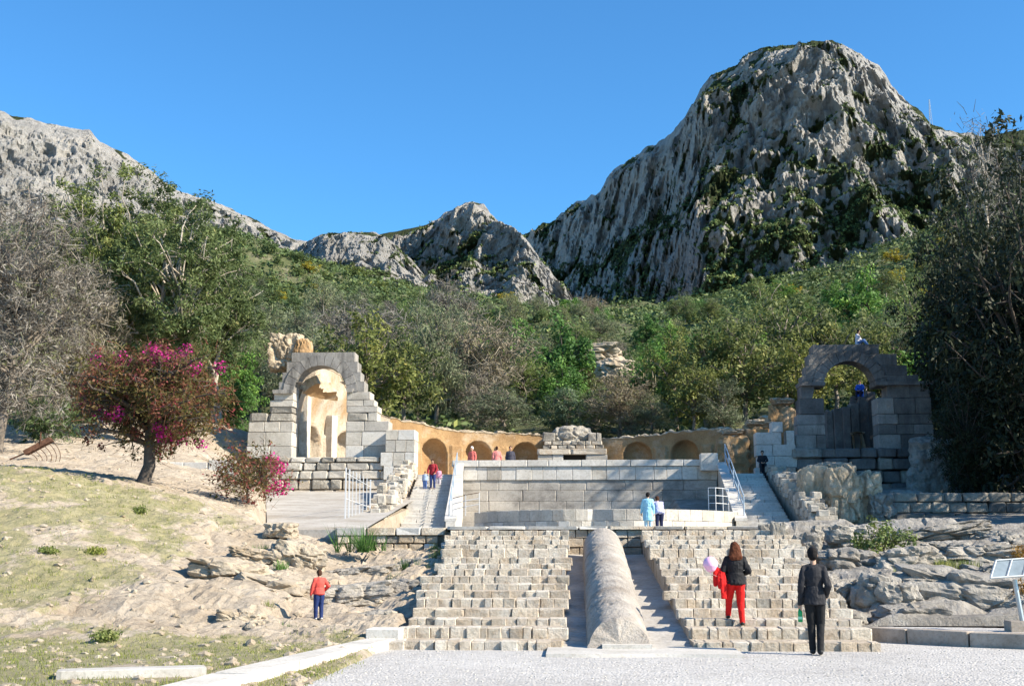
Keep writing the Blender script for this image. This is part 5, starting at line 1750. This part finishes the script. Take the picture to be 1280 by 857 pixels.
q0, q1 = rel(32, 566, 47.5, rk_), rel(64, 549, 47.9, rk_)
mb = MB()
dv = (q1 - q0) / np.linalg.norm(q1 - q0)
sd = np.array([0, .16, 0])
up_ = np.array([-dv[2], 0, dv[0]]) * .11
mb.add([q0 - sd - up_, q1 - sd - up_, q1 + sd - up_, q0 + sd - up_, q0 - sd + up_, q1 - sd + up_, q1 + sd + up_, q0 + sd + up_], [(0, 3, 2, 1), (4, 5, 6, 7), (0, 1, 5, 4), (1, 2, 6, 5), (2, 3, 7, 6), (3, 0, 4, 7)])
obj('beam', mb.mesh('beam', M['rust']), rk_)
obj('shaft', MB().tube([rel(12, 574, 47.3, rk_), q0], .035, 6).mesh('shaft', M['rust']), rk_)
obj('lever', MB().tube([rel(50, 557, 47.6, rk_), rel(51, 540, 47.6, rk_)], .03, 6).mesh('lever', M['rust']), rk_)
for k in range(6):
    f = .08 + k * .19
    s_ = q0 + (q1 - q0) * min(1, f)
    hgt = s_[2] + .12
    a_ = np.linspace(0, 1, 9)
    pts_ = [s_ + np.array([.05 + .42 * math.sin(x * 2.4), -.1, -hgt * x ** 1.0]) for x in a_]
    obj('tine', MB().tube(pts_, .014, 5).mesh('tine', M['rust']), rk_)

b = P(446, 662, 48)
wg = thing('barred_gate', 'tall white metal barred gate standing at the edge of the paved yard', 'gate', (b.x, b.y, 2.6))
for k in range(8):
    f = k / 7
    p0 = P(431 + 31 * f, 660, 47.0 + 5 * f)
    ht = P(431 + 31 * f, 584 + 15 * f, 47.0 + 5 * f).z - 2.6
    x_, y_ = p0.x - wg.location.x, p0.y - wg.location.y
    wd = .026 if k in (0, 1, 7) else .015
    obj('bar', MB().box((x_ - wd, y_ - wd, -.25), (x_ + wd, y_ + wd, ht)).mesh('bar', M['paint_white']), wg)
for zf in (.06, .5, .93):
    pa, pb_ = P(431, 660, 47), P(462, 660, 52)
    obj('rail', MB().tube([(pa.x - wg.location.x, 47 - wg.location.y, zf * 2.3), (pb_.x - wg.location.x, 52 - wg.location.y, zf * 2.0)], .014, 6).mesh('rail', M['paint_white']), wg)


def rail_fence(label, pts, h, nr, mat, mat_top=None, r=.028, name='railing'):
    t = thing(name, label, 'railing', pts[0])
    o = np.array(pts[0])
    pp_ = [np.array(p) - o for p in pts]
    for p in pp_:
        obj('post', MB().tube([p + [0, 0, -.15], p + [0, 0, h]], r * 1.1, 6).mesh('post', M[mat]), t)
    for k in range(nr):
        z = h * (1 - k / nr)
        obj('rail', MB().tube([p + [0, 0, z] for p in pp_], r, 6).mesh('rail', M[mat_top if (k == 0 and mat_top) else mat]), t)
    return t


rail_fence('white curved railing on the right end of the basin front wall', [P(886, 638, 53), P(895, 638, 52.9), P(904, 638.5, 53.3), P(911, 639, 54.2)], .98, 3, 'paint_white', None, .017)
rail_fence('thin railing with rusty top bar at the left end of the basin', [P(566, 644, 53.4), P(582, 640, 53.0), P(599, 637, 53.0)], .75, 3, 'paint_white', 'rust', .016)
rail_fence('pale blue handrail running up beside the shaded stairs', [(7.15 + .95 * f, 53.3 + 14 * f, 3.18 + 3.42 * f) for f in (0, .25, .5, .75, 1)], .95, 2, 'paint_blue', None, .03)
rail_fence('pale blue handrail running up beside the sunlit side stairs', [(-5.62 - 1.05 * f, 53.3 + 14 * f, 3.18 + 3.42 * f) for f in (0, .25, .5, .75, 1)], .55, 1, 'paint_blue', None, .025)

M['sign_sheet'] = plain('sign_sheet', (.22, .26, .28), .35, 0, .4, 5, .2)
b = Vector((P(1279, 788, 23.9).x, 23.9, .235))
sg = thing('information_panel', 'metal information panel on a slanted post in the gravel bed', 'sign', b)
obj('base', MB().box((-.28, -.2, -.02), (.34, .2, .2)).mesh('base', M['brown_kerb']), sg)
tp_ = P(1268, 724, 23.9) - b
obj('post', MB().tube([(0.0, 0, .15), tuple(tp_)], .045, 8).mesh('post', M['galv']), sg)
c0 = P(1238, 722, 23.6) - b
ex = Vector((.95, .12, .06))
ey = Vector((.26, .42, .32))
fr = MB()
for a_, b_ in ((c0, c0 + ex), (c0 + ey, c0 + ey + ex), (c0, c0 + ey), (c0 + ex, c0 + ex + ey), (c0 + ex * .33, c0 + ex * .33 + ey), (c0 + ex * .66, c0 + ex * .66 + ey)):
    fr.tube([tuple(a_), tuple(b_)], .022, 6)
obj('frame', fr.mesh('frame', M['galv']), sg)
nrm = ex.cross(ey).normalized()
for k in range(3):
    a_ = c0 + ex * (.33 * k + .03) + ey * .06 - nrm * .012
    pn = [a_, a_ + ex * .27, a_ + ex * .27 + ey * .88, a_ + ey * .88]
    V = [tuple(p) for p in pn] + [tuple(p + nrm * .012) for p in pn]
    obj('panel', MB().add(V, [(3, 2, 1, 0), (4, 5, 6, 7), (0, 1, 5, 4), (1, 2, 6, 5), (2, 3, 7, 6), (3, 0, 4, 7)]).mesh('panel', M['sign_sheet']), sg)

b = P(1163, 150, 690)
ms = thing('radio_mast', 'thin lattice radio mast on the shoulder of the rocky peak', 'mast', b)
H_ = 12.5
for k in range(3):
    a_ = k * 2.094
    obj('leg', MB().tube([(1.0 * math.cos(a_), 1.0 * math.sin(a_), -3), (.22 * math.cos(a_), .22 * math.sin(a_), H_)], .11, 4).mesh('leg', M['galv']), ms)
mb = MB()
for i in range(9):
    z0, z1 = H_ * i / 9, H_ * (i + 1) / 9
    for k in range(3):
        a0, a1 = k * 2.094, (k + 1) * 2.094
        r0, r1 = 1.0 - .78 * i / 9, 1.0 - .78 * (i + 1) / 9
        mb.tube([(r0 * math.cos(a0), r0 * math.sin(a0), z0), (r1 * math.cos(a1), r1 * math.sin(a1), z1)], .06, 4)
obj('bracing', mb.mesh('bracing', M['galv']), ms)
b = P(1240, 330, 70)
mb_t, mb_c, _ = tree_meshes('dead_tree', 350, H=P(1240, 138, 70).z - b.z, th=2.5, rx=1.2, rz=4.2, trunk_r=.14, limbs=26, twigs=3, leaves=2, lsize=.3, lrad=.8, leafm='lf_grey', barkm='bark_pale', aspect=.1, twiggy=6, hollow=.4)
e = thing('dead_tree', 'leafless reddish sapling rising above the tall dark evergreens', 'tree', b)
obj('trunk', mb_t, e)
obj('crown', mb_c, e)
for i, (pts_) in enumerate([[(1185, 265, 58), (1215, 232, 58), (1240, 270, 58.5)], [(1165, 266, 58), (1200, 260, 58), (1262, 272, 58.5)]]):
    pass


# ------------------------------------------------------------------ people
def capsule(p0, p1, r0, r1, sides=12):
    p0, p1 = np.asarray(p0, float), np.asarray(p1, float)
    d = p1 - p0
    L = np.linalg.norm(d) + 1e-9
    d = d / L
    pts, rad = [], []
    for a in np.linspace(-math.pi / 2 + .12, 0, 4):
        pts.append(p0 + d * r0 * math.sin(a))
        rad.append(r0 * math.cos(a))
    for a in np.linspace(0, math.pi / 2 - .12, 4):
        pts.append(p1 + d * r1 * math.sin(a))
        rad.append(r1 * math.cos(a))
    return tube(np.array(pts), rad, sides)


def ellipsoid(c, r, seg=14):
    bm = bmesh.new()
    bmesh.ops.create_uvsphere(bm, u_segments=seg, v_segments=10, radius=1)
    V = np.array([v.co[:] for v in bm.verts]) * np.array(r) + np.array(c)
    F = []
    for f in bm.faces:
        i = [v.index for v in f.verts]
        F.append(tuple(i) if len(i) == 4 else (i[0], i[1], i[2], i[2]))
    bm.free()
    return V, F


def loft(path, rx, ry, lat, sides=18):
    """closed elliptic tube; lat = lateral direction of the long axis"""
    path = np.asarray(path, float)
    t = np.gradient(path, axis=0)
    t /= np.linalg.norm(t, axis=1)[:, None]
    V = []
    an = np.linspace(0, 2 * math.pi, sides, endpoint=False)
    for p, tt, a, b in zip(path, t, rx, ry):
        l = lat - tt * np.dot(lat, tt)
        l /= np.linalg.norm(l)
        f = np.cross(tt, l)
        V.append(p + np.cos(an)[:, None] * l * a + np.sin(an)[:, None] * f * b)
    n = len(path)
    V = np.concatenate(V + [path[:1], path[-1:]])
    F = []
    for i in range(n - 1):
        for k in range(sides):
            k2 = (k + 1) % sides
            F.append((i * sides + k, i * sides + k2, (i + 1) * sides + k2, (i + 1) * sides + k))
    for k in range(sides):
        k2 = (k + 1) % sides
        F.append((n * sides, k2, k, k))
        F.append((n * sides + 1, (n - 1) * sides + k, (n - 1) * sides + k2, (n - 1) * sides + k2))
    return V, F


def melt(name, parts, vox, mat, parent, wr=0.0, seed=0, smooth=3):
    """weld overlapping volumes into one continuous skin"""
    mb = MB()
    for V, F in parts:
        mb.add(V, F)
    me = mb.mesh(name + '_raw')
    o = bpy.data.objects.new(name + '_raw', me)
    COL.objects.link(o)
    md = o.modifiers.new('r', 'REMESH')
    md.mode = 'VOXEL'
    md.voxel_size = vox
    sm = o.modifiers.new('s', 'SMOOTH')
    sm.iterations = smooth
    sm.factor = .5
    dg = bpy.context.evaluated_depsgraph_get()
    m2 = bpy.data.meshes.new_from_object(o.evaluated_get(dg))
    bpy.data.objects.remove(o)
    bpy.data.meshes.remove(me)
    if wr:
        n = len(m2.vertices)
        co = np.zeros(n * 3)
        no = np.zeros(n * 3)
        m2.vertices.foreach_get('co', co)
        m2.vertices.foreach_get('normal', no)
        co, no = co.reshape(-1, 3), no.reshape(-1, 3)
        d = ridged(co * np.array([14, 14, 9]) + seed, 2, seed) * wr
        m2.vertices.foreach_set('co', (co + no * d[:, None]).ravel())
    m2.polygons.foreach_set('use_smooth', np.full(len(m2.polygons), True))
    m2.materials.clear()
    m2.materials.append(mat)
    m2.name = name
    return obj(name, m2, parent)


CLOTH = {}


def cloth(col, rough=.8):
    if col not in CLOTH:
        m, nt, b_ = new_mat('cloth_%d' % len(CLOTH))
        n1 = pos_noise(nt, 22, 4, .6)
        c_ = ramp(nt, n1, [(.3, tuple(x * .82 for x in col)), (.7, tuple(min(1, x * 1.12) for x in col))])
        nt.links.new(c_, b_.inputs['Base Color'])
        b_.inputs['Roughness'].default_value = rough
        bump(nt, b_, pos_noise(nt, 300, 2, .5), .15, .002)
        CLOTH[col] = m
    return CLOTH[col]


SKIN = plain('skin', (.42, .25, .17), .55, 0, .35, 30, .08)
HAIRM = {k: plain('hair_' + k, c_, .75, 0, .12, 90, .6) for k, c_ in {'black': (.012, .010, .010), 'brown': (.055, .025, .014), 'auburn': (.085, .028, .013), 'grey': (.35, .33, .31), 'white': (.7, .69, .66)}.items()}


def person(label, loc, rz, h, top, bottom, hair='black', hair_style='short', joints=None, vox=.012, top_hem=.50, sleeves='long', shoes=(.02, .02, .02), bulk=1.0, bottom_kind='trousers', group=None, undershirt=None):
    J = dict(hipL=(-.052, 0, .52), hipR=(.052, 0, .52), kneeL=(-.056, .008, .285), kneeR=(.056, .008, .285), ankL=(-.058, -.012, .048), ankR=(.058, -.012, .048),
             pel=(0, 0, .53), waist=(0, .004, .62), chest=(0, -.002, .73), sho=(0, -.006, .80), neck=(0, 0, .845), head=(0, .016, .925),
             shL=(-.098, -.005, .79), shR=(.098, -.005, .79), elL=(-.130, -.02, .635), elR=(.135, -.02, .635), wrL=(-.138, .03, .49), wrR=(.138, .03, .49), toeL=(-.062, .075, .022), toeR=(.062, .075, .022))
    J.update(joints or {})
    for s in 'LR':
        if ('ank' + s) in (joints or {}) and ('toe' + s) not in joints:
            a = np.array(J['ank' + s])
            J['toe' + s] = tuple(a + np.array([0, .087, -.026]))
    J = {k: np.array(v) * h for k, v in J.items()}
    e = thing('person', label, 'person', loc, rz, group)
    lat = J['shR'] - J['shL']
    lat = lat / np.linalg.norm(lat)
    B = bulk
    path = [J['pel'] - (J['waist'] - J['pel']) * .55, J['pel'], (J['pel'] + J['waist']) / 2, J['waist'], (J['waist'] + J['chest']) / 2, J['chest'], J['sho'], J['sho'] + (J['neck'] - J['sho']) * .5]

    def torso(k, upto=8, frm=0):
        rx = np.array([.075, .092, .088, .080, .088, .096, .082, .045]) * h * B + k
        ry = np.array([.058, .066, .064, .058, .064, .068, .056, .036]) * h * B + k
        return loft(np.array(path)[frm:upto], rx[frm:upto], ry[frm:upto], lat)

    def arm(s, k, to='wr'):
        r = [.031, .026, .019]
        out = [capsule(J['sh' + s], J['el' + s], r[0] * h * B + k, r[1] * h * B + k)]
        if to == 'wr':
            out.append(capsule(J['el' + s], J['wr' + s], r[1] * h * B + k, r[2] * h + k))
        return out

    def leg(s, k, taper=1.0):
        return [capsule(J['hip' + s], J['knee' + s], .052 * h * B + k, .035 * h * B + k * taper), capsule(J['knee' + s], J['ank' + s], .034 * h * B + k * taper, .023 * h + k * taper)]

    parts = [torso(-.008)]
    for s in 'LR':
        parts += arm(s, -.004) + leg(s, -.006)
        parts.append(capsule(J['ank' + s], J['toe' + s], .022 * h, .016 * h))
        # hand: palm, four fingers and a thumb, slightly curled
        fd = J['wr' + s] - J['el' + s]
        fd /= np.linalg.norm(fd)
        sg_ = -1 if s == 'L' else 1
        side = np.cross(fd, lat)
        side = side / (np.linalg.norm(side) + 1e-6)
        inn = -lat * sg_
        palm = J['wr' + s] + fd * .048 * h
        parts.append(capsule(J['wr' + s] + fd * .012 * h, palm, .015 * h, .019 * h))
        for k in range(4):
            o_ = side * (.0155 * h) * (k - 1.5) * .8
            L_ = (.040, .046, .043, .034)[k] * h
            f0 = palm + o_ + fd * .008 * h
            f1 = f0 + fd * L_ * .55 + inn * .006 * h
            f2 = f1 + fd * L_ * .42 + inn * .016 * h
            parts += [capsule(f0, f1, .0062 * h, .0056 * h, 8), capsule(f1, f2, .0056 * h, .0046 * h, 8)]
        th0 = J['wr' + s] + fd * .018 * h + side * .016 * h
        th1 = th0 + fd * .022 * h + side * .014 * h + inn * .008 * h
        parts += [capsule(th0, th1, .0075 * h, .0065 * h, 8), capsule(th1, th1 + fd * .022 * h + inn * .004 * h, .0065 * h, .0052 * h, 8)]
    hd = J['head']
    nk = J['neck']
    ux = hd - nk
    ux = ux / np.linalg.norm(ux)
    fwd = np.cross(ux, lat)
    parts += [capsule(J['sho'] + (nk - J['sho']) * .3, nk + ux * .03 * h, .030 * h, .028 * h),
              ellipsoid(hd + ux * .008 * h, (.045 * h, .056 * h, .060 * h)), ellipsoid(hd - ux * .030 * h + fwd * .018 * h, (.033 * h, .034 * h, .036 * h)),
              capsule(hd + fwd * .052 * h + ux * .006 * h, hd + fwd * .062 * h - ux * .012 * h, .006 * h, .009 * h, 8),
              ellipsoid(hd + fwd * .046 * h - ux * .034 * h, (.015 * h, .010 * h, .006 * h))]
    for sgn in (-1, 1):
        parts.append(ellipsoid(hd + lat * sgn * .044 * h - ux * .004 * h - fwd * .004 * h, (.007 * h, .012 * h, .018 * h)))
    melt('body', parts, vox * .75, SKIN, e, 0, 1, 2)
    for sgn in (-1, 1):
        V_, F_ = ellipsoid(hd + fwd * .0515 * h + lat * sgn * .018 * h + ux * .006 * h, (.006 * h, .005 * h, .0045 * h), 8)
        obj('eye', MB().add(V_, F_).mesh('eye', HAIRM['black'], True), e)
    # top garment
    tp = [torso(.014 * B)]
    hem = J['pel'] + (J['pel'] - J['waist']) * ((.53 - top_hem) / .09)
    tp.append(loft([J['waist'], J['pel'], hem], [.092 * h * B + .012, .100 * h * B + .014, .104 * h * B + .016], [.068 * h * B + .012, .074 * h * B + .014, .078 * h * B + .018], lat))
    for s in 'LR':
        tp += arm(s, .012, 'wr' if sleeves == 'long' else 'el')
        tp.append(capsule(J['sho'] + (J['neck'] - J['sho']) * .35, J['sh' + s], .030 * h * B, .034 * h * B + .006))
    melt('top', tp, vox, cloth(top), e, .012 if h > 1.3 else .005, 3, 2)
    if undershirt:
        melt('shirt_hem', [loft([J['pel'], hem + (hem - J['pel']) * .5], [.1 * h * B, .1 * h * B], [.072 * h * B, .074 * h * B], lat)], vox, cloth(undershirt), e)
    # lower garment
    if bottom_kind == 'trousers':
        bt = [torso(.006, 4)]
        for s in 'LR':
            bt += leg(s, .012, 1.1)
        melt('trousers', bt, vox, cloth(bottom), e, .005, 5, 3)
    else:
        mid = (J['kneeL'] + J['kneeR']) / 2
        low = (J['ankL'] + J['ankR']) / 2
        melt('skirt', [loft([J['waist'], J['pel'], mid, low + (mid - low) * .2], np.array([.09, .105, .115, .13]) * h, np.array([.07, .085, .1, .115]) * h, lat)], vox, cloth(bottom), e, .01, 5, 3)
    for s in 'LR':
        melt('shoe', [capsule(J['ank' + s] + np.array([0, -.012, -.018]) * h, J['toe' + s], .026 * h, .021 * h), ellipsoid((J['ank' + s] + J['toe' + s]) / 2 - np.array([0, 0, .010 * h]), (.026 * h, .068 * h, .018 * h))], vox * .8, cloth(shoes, .45), e, 0, 1, 2)
    # hair
    hp = [ellipsoid(hd + ux * .018 * h - fwd * .010 * h, (.051 * h, .057 * h, .056 * h)), ellipsoid(hd - fwd * .026 * h - ux * .006 * h, (.047 * h, .038 * h, .052 * h))]
    if hair_style == 'long':
        hp += [loft([hd + ux * .03 * h - fwd * .02 * h, hd - ux * .02 * h - fwd * .035 * h, nk - fwd * .045 * h, nk - ux * .05 * h - fwd * .058 * h, nk - ux * .075 * h - fwd * .056 * h],
                    np.array([.050, .064, .078, .078, .056]) * h, np.array([.05, .044, .036, .028, .016]) * h, lat),
               ellipsoid(hd - ux * .01 * h - fwd * .012 * h, (.056 * h, .052 * h, .06 * h))]
    elif hair_style == 'scarf':
        hp += [ellipsoid(hd - ux * .012 * h, (.052 * h, .050 * h, .066 * h)), ellipsoid(nk, (.055 * h, .05 * h, .035 * h))]
        hp = [(V_ - fwd * .008 * h, F_) for V_, F_ in hp]
    melt('hair' if hair_style != 'scarf' else 'headscarf', hp, vox * .8, HAIRM[hair] if isinstance(hair, str) else cloth(hair), e, .014 if hair_style == 'long' else .007, 7, 1)
    return e, J, h


def world(e, p):
    c_, s_ = math.cos(e.rotation_euler.z), math.sin(e.rotation_euler.z)
    return Vector((e.location.x + c_ * p[0] - s_ * p[1], e.location.y + s_ * p[0] + c_ * p[1], e.location.z + p[2]))


# man in the dark suit, walking to the stairs, bottle in his left hand
b = P(1021, 818, 21.25)
man, Jm, hm = person('man in a dark suit walking to the stairs with a green bottle in his hand', (b.x, 21.25, 0), R(-4), 1.80, (.022, .022, .026), (.012, .012, .013), 'black', 'short',
                     dict(wrL=(-.132, .02, .475), elL=(-.122, -.03, .635), elR=(.124, -.06, .635), wrR=(.112, .06, .545), shL=(-.088, -.005, .79), shR=(.088, -.005, .79), head=(.0, .018, .918),
                          kneeL=(-.035, .035, .288), ankL=(-.030, .03, .05), kneeR=(.050, .03, .285), ankR=(.030, -.045, .05), toeR=(.034, .04, .024), toeL=(-.032, .115, .024)), .009, .46, bulk=.90)
hand = world(man, Jm['wrL'] + np.array([-.004, .012, -.13]))
bt = thing('bottle', 'green plastic bottle in the hand of the man in the dark suit', 'bottle', hand + Vector((0, .0, -.19)))
m, nt, b_ = new_mat('green_plastic')
b_.inputs['Base Color'].default_value = (.02, .42, .13, 1)
b_.inputs['Roughness'].default_value = .15
b_.inputs['Transmission Weight'].default_value = .35
obj('body', MB().lathe([(0, 0), (.036, .003), (.040, .02), (.040, .08), (.036, .10), (.040, .12), (.040, .16), (.030, .20), (.016, .235), (.0145, .25), (0, .25)], 18).mesh('body', m, True), bt)
obj('cap', MB().lathe([(0, .245), (.0175, .245), (.0175, .268), (0, .27)], 14).mesh('cap', plain('white_cap', (.75, .78, .75), .4)), bt)
obj('label', MB().lathe([(.0405, .05), (.0412, .052), (.0412, .092), (.0405, .094)], 18).mesh('label', plain('bottle_label', (.35, .7, .45), .5)), bt)

# woman in red trousers on the steps with a red jacket over her arm
zs1, zs2 = rises[0] + rises[1], rises[0] + rises[1] + rises[2]
b = P(921, 782, 23.75)
hw = 1.56
dz = (zs2 - zs1) / hw
wo, Jw, hw = person('woman in black top and red trousers climbing the stairs with a jacket on her arm', (b.x, 23.72, zs1), R(2), hw, (.014, .014, .016), (.62, .012, .010), 'auburn', 'long',
                    dict(kneeL=(-.075, .06, .285 + dz * .6), ankL=(-.085, .115, .048 + dz), kneeR=(.055, .015, .285), ankR=(.060, -.035, .048), elL=(-.150, -.02, .655), wrL=(-.115, .10, .62), elR=(.155, -.03, .65), wrR=(.125, .09, .62),
                         toeR=(.064, .05, .022)), .010, .49, bulk=1.08, shoes=(.02, .018, .016))
el = Jw['elL']
wl = Jw['wrL']
jk = thing('jacket', 'red jacket draped over the arm of the woman on the stairs', 'jacket', world(wo, el))
def jrel(p):
    return np.array(world(wo, p) - jk.location)
pth = [jrel(wl + np.array([-.02, .0, .04])), jrel(el + np.array([-.05, .03, -.02])), jrel(el + np.array([-.075, .02, -.16])), jrel(el + np.array([-.06, .03, -.33]))]
melt('cloth', [loft(pth, [.06, .085, .085, .07], [.035, .05, .045, .03], np.array([.5, .85, 0])), loft([jrel(el + np.array([-.03, -.02, .0])), jrel(el + np.array([.0, -.03, -.25])), jrel(el + np.array([.0, .0, -.52]))], [.055, .07, .05], [.03, .035, .025], np.array([.8, .3, 0]))],
     .011, cloth((.60, .012, .012)), jk, .014, 9, 2)
melt('sleeve', [capsule(pth[1], pth[1] + np.array([-.10, -.02, .06]), .05, .05), capsule(pth[1] + np.array([-.10, -.02, .06]), pth[1] + np.array([-.10, -.02, -.24]), .05, .04)], .011, cloth((.60, .012, .012)), jk, .01, 4, 2)
bc = P(888, 705, 23.45)
bl = thing('balloon', 'pink balloon beside the woman in red trousers', 'balloon', bc)
m, nt, b_ = new_mat('pink_rubber')
b_.inputs['Base Color'].default_value = (.88, .50, .70, 1)
b_.inputs['Roughness'].default_value = .25
b_.inputs['Subsurface Weight'].default_value = .3
b_.inputs['Subsurface Radius'].default_value = (.1, .05, .08)
prof_ = [(.14 * math.sin(a_) * (1 - .10 * (a_ < 1.2)), -.15 * math.cos(a_)) for a_ in np.linspace(.06, math.pi - .02, 18)]
obj('skin', MB().lathe([(.004, -.175), (.014, -.172), (.006, -.155)] + prof_, 24).mesh('skin', m, True), bl)
hd_ = np.array(world(wo, wl) - bl.location)
obj('string', MB().tube([(0, 0, -.17), tuple(np.array((0, 0, -.17)) * .5 + hd_ * .5 + np.array([0, 0, -.06])), tuple(hd_)], .002, 4).mesh('string', M['paint_white']), bl)

# boy in coral sweater on the bedrock
bb = on_bank(398, 776)
bh = (P(398, 712, bb.y).z - bb.z)
person('boy in a coral sweater and blue jeans standing on the bedrock', bb + Vector((0, 0, .02)), R(38), bh, (.66, .085, .065), (.015, .03, .11), 'brown', 'short',
       dict(elR=(.175, -.06, .665), wrR=(.150, .05, .58), elL=(-.145, .02, .64), wrL=(-.15, .06, .50), head=(0, .02, .915), kneeL=(-.05, .03, .285), ankL=(-.055, .02, .048), ankR=(.045, -.03, .048)), .010, .50, undershirt=(.75, .75, .75), shoes=(.6, .6, .62), bulk=1.02)

# pair standing at the basin
b = P(810, 640, 48.0)
person('woman in a long pale blue tunic standing at the basin wall', (b.x, 48.0, 2.44), R(-14), 1.58, (.30, .58, .72), (.45, .62, .70), 'black', 'short', dict(elL=(-.15, .0, .64), wrL=(-.17, .04, .50)), .018, .30, bulk=1.15)
b = P(824, 640, 48.2)
person('person in a lavender shirt leaning on the basin wall', (b.x, 48.2, 2.44), R(12), 1.56, (.42, .42, .62), (.015, .02, .06), 'brown', 'short',
       dict(pel=(0, -.03, .52), waist=(0, .02, .60), chest=(0, .08, .69), sho=(0, .11, .745), neck=(0, .135, .785), head=(0, .165, .855), shL=(-.105, .11, .745), shR=(.105, .11, .745), elL=(-.13, .16, .61), elR=(.13, .16, .61),
            wrL=(-.05, .24, .63), wrR=(.05, .24, .63), hipL=(-.052, -.03, .51), hipR=(.052, -.03, .51)), .018, .47, 'short', bulk=1.1)

# adult and child on the sunlit side stairs
zf = 2.46 + 14 * 3.47 / 20
b = P(541, 612, 63.1)
person('adult in a dark red top coming down the sunlit side stairs', (b.x, 63.0, zf), R(172), 1.60, (.28, .02, .03), (.03, .05, .16), 'brown', 'short', dict(elL=(-.15, .03, .65), wrL=(-.12, .12, .55), elR=(.15, .03, .65), wrR=(.13, .12, .53), head=(0, .03, .92)), .018, .50, bulk=1.05)
b = P(532, 612, 63.1)
person('small child in pale blue beside the adult on the side stairs', (b.x, 62.8, zf), R(175), .95, (.30, .38, .52), (.06, .12, .30), 'brown', 'short', dict(head=(0, .02, .91)), .016, .50, bulk=1.25)
b = P(547, 606, 63.6)
person('child in pink half hidden behind the adult on the side stairs', (b.x, 64.0, zf + .17), R(172), 1.05, (.65, .28, .38), (.55, .5, .55), 'brown', 'long', None, .018, .48, bulk=1.2)

# three visitors behind the parapet
for px, lab, c1, c2, hr, st, rz_ in [(590, 'visitor in a red checked shirt and white hat leaning at the terrace parapet', (.55, .14, .12), (.03, .03, .06), 'white', 'short', 150),
                                    (621, 'visitor in a red and white striped top behind the terrace parapet', (.62, .22, .20), (.02, .03, .08), 'brown', 'short', 10),
                                    (638, 'visitor in a dark jacket over a light shirt behind the terrace parapet', (.05, .05, .07), (.02, .02, .03), 'brown', 'short', 185)]:
    b = P(px, 575, 69.4)
    person(lab, (b.x, 69.4, 5.93), R(rz_), 1.76, c1, c2, hr, st, None, .02, .50, bulk=1.1)

SIT = dict(pel=(0, 0, .05), waist=(0, -.01, .14), chest=(0, .005, .25), sho=(0, .01, .32), neck=(0, .02, .365), head=(0, .04, .445), hipL=(-.055, .02, .045), hipR=(.055, .02, .045),
           kneeL=(-.075, .24, .055), kneeR=(.075, .24, .055), ankL=(-.075, .25, -.19), ankR=(.075, .25, -.19), shL=(-.105, .005, .32), shR=(.105, .005, .32), elL=(-.15, .06, .19), elR=(.15, .06, .19), wrL=(-.06, .17, .13), wrR=(.06, .17, .13),
           toeL=(-.08, .335, -.215), toeR=(.08, .335, -.215))
b = P(953, 572, 68.6)
st_ = thing('squared_stone', 'pale block used as a seat at the head of the shaded stairs', 'stone block', (b.x, 68.7, 5.93))
block(st_, (0, .1, .2), (.9, .6, .42), 'white', 'cut', 'body')
person('man in dark clothes sitting on a pale block at the head of the shaded stairs', (b.x, 68.6, 6.40), R(175), 1.75, (.02, .022, .028), (.02, .022, .03), 'black', 'short', SIT, .018, .03)
b = P(1073, 433, 70.4)
person('person in white top and jeans sitting on top of the dark gate', (b.x, 70.5, GZ(434) + .06), R(-120), 1.70, (.55, .56, .62), (.08, .16, .34), 'black', 'short',
       dict(SIT, pel=(0, 0, .05), kneeL=(-.06, .20, .15), kneeR=(.06, .21, .13), ankL=(-.07, .33, -.03), ankR=(.07, .36, -.06), toeL=(-.07, .41, -.05), toeR=(.07, .44, -.08)), .018, .03)
b = P(1077, 492, 75.0)
person('person in bright blue perched on the ribbed wall inside the dark gate', (b.x, 75.3, b.z + .02), R(150), 1.65, (.02, .10, .50), (.02, .02, .05), 'black', 'short', SIT, .02, .03, bulk=1.15)
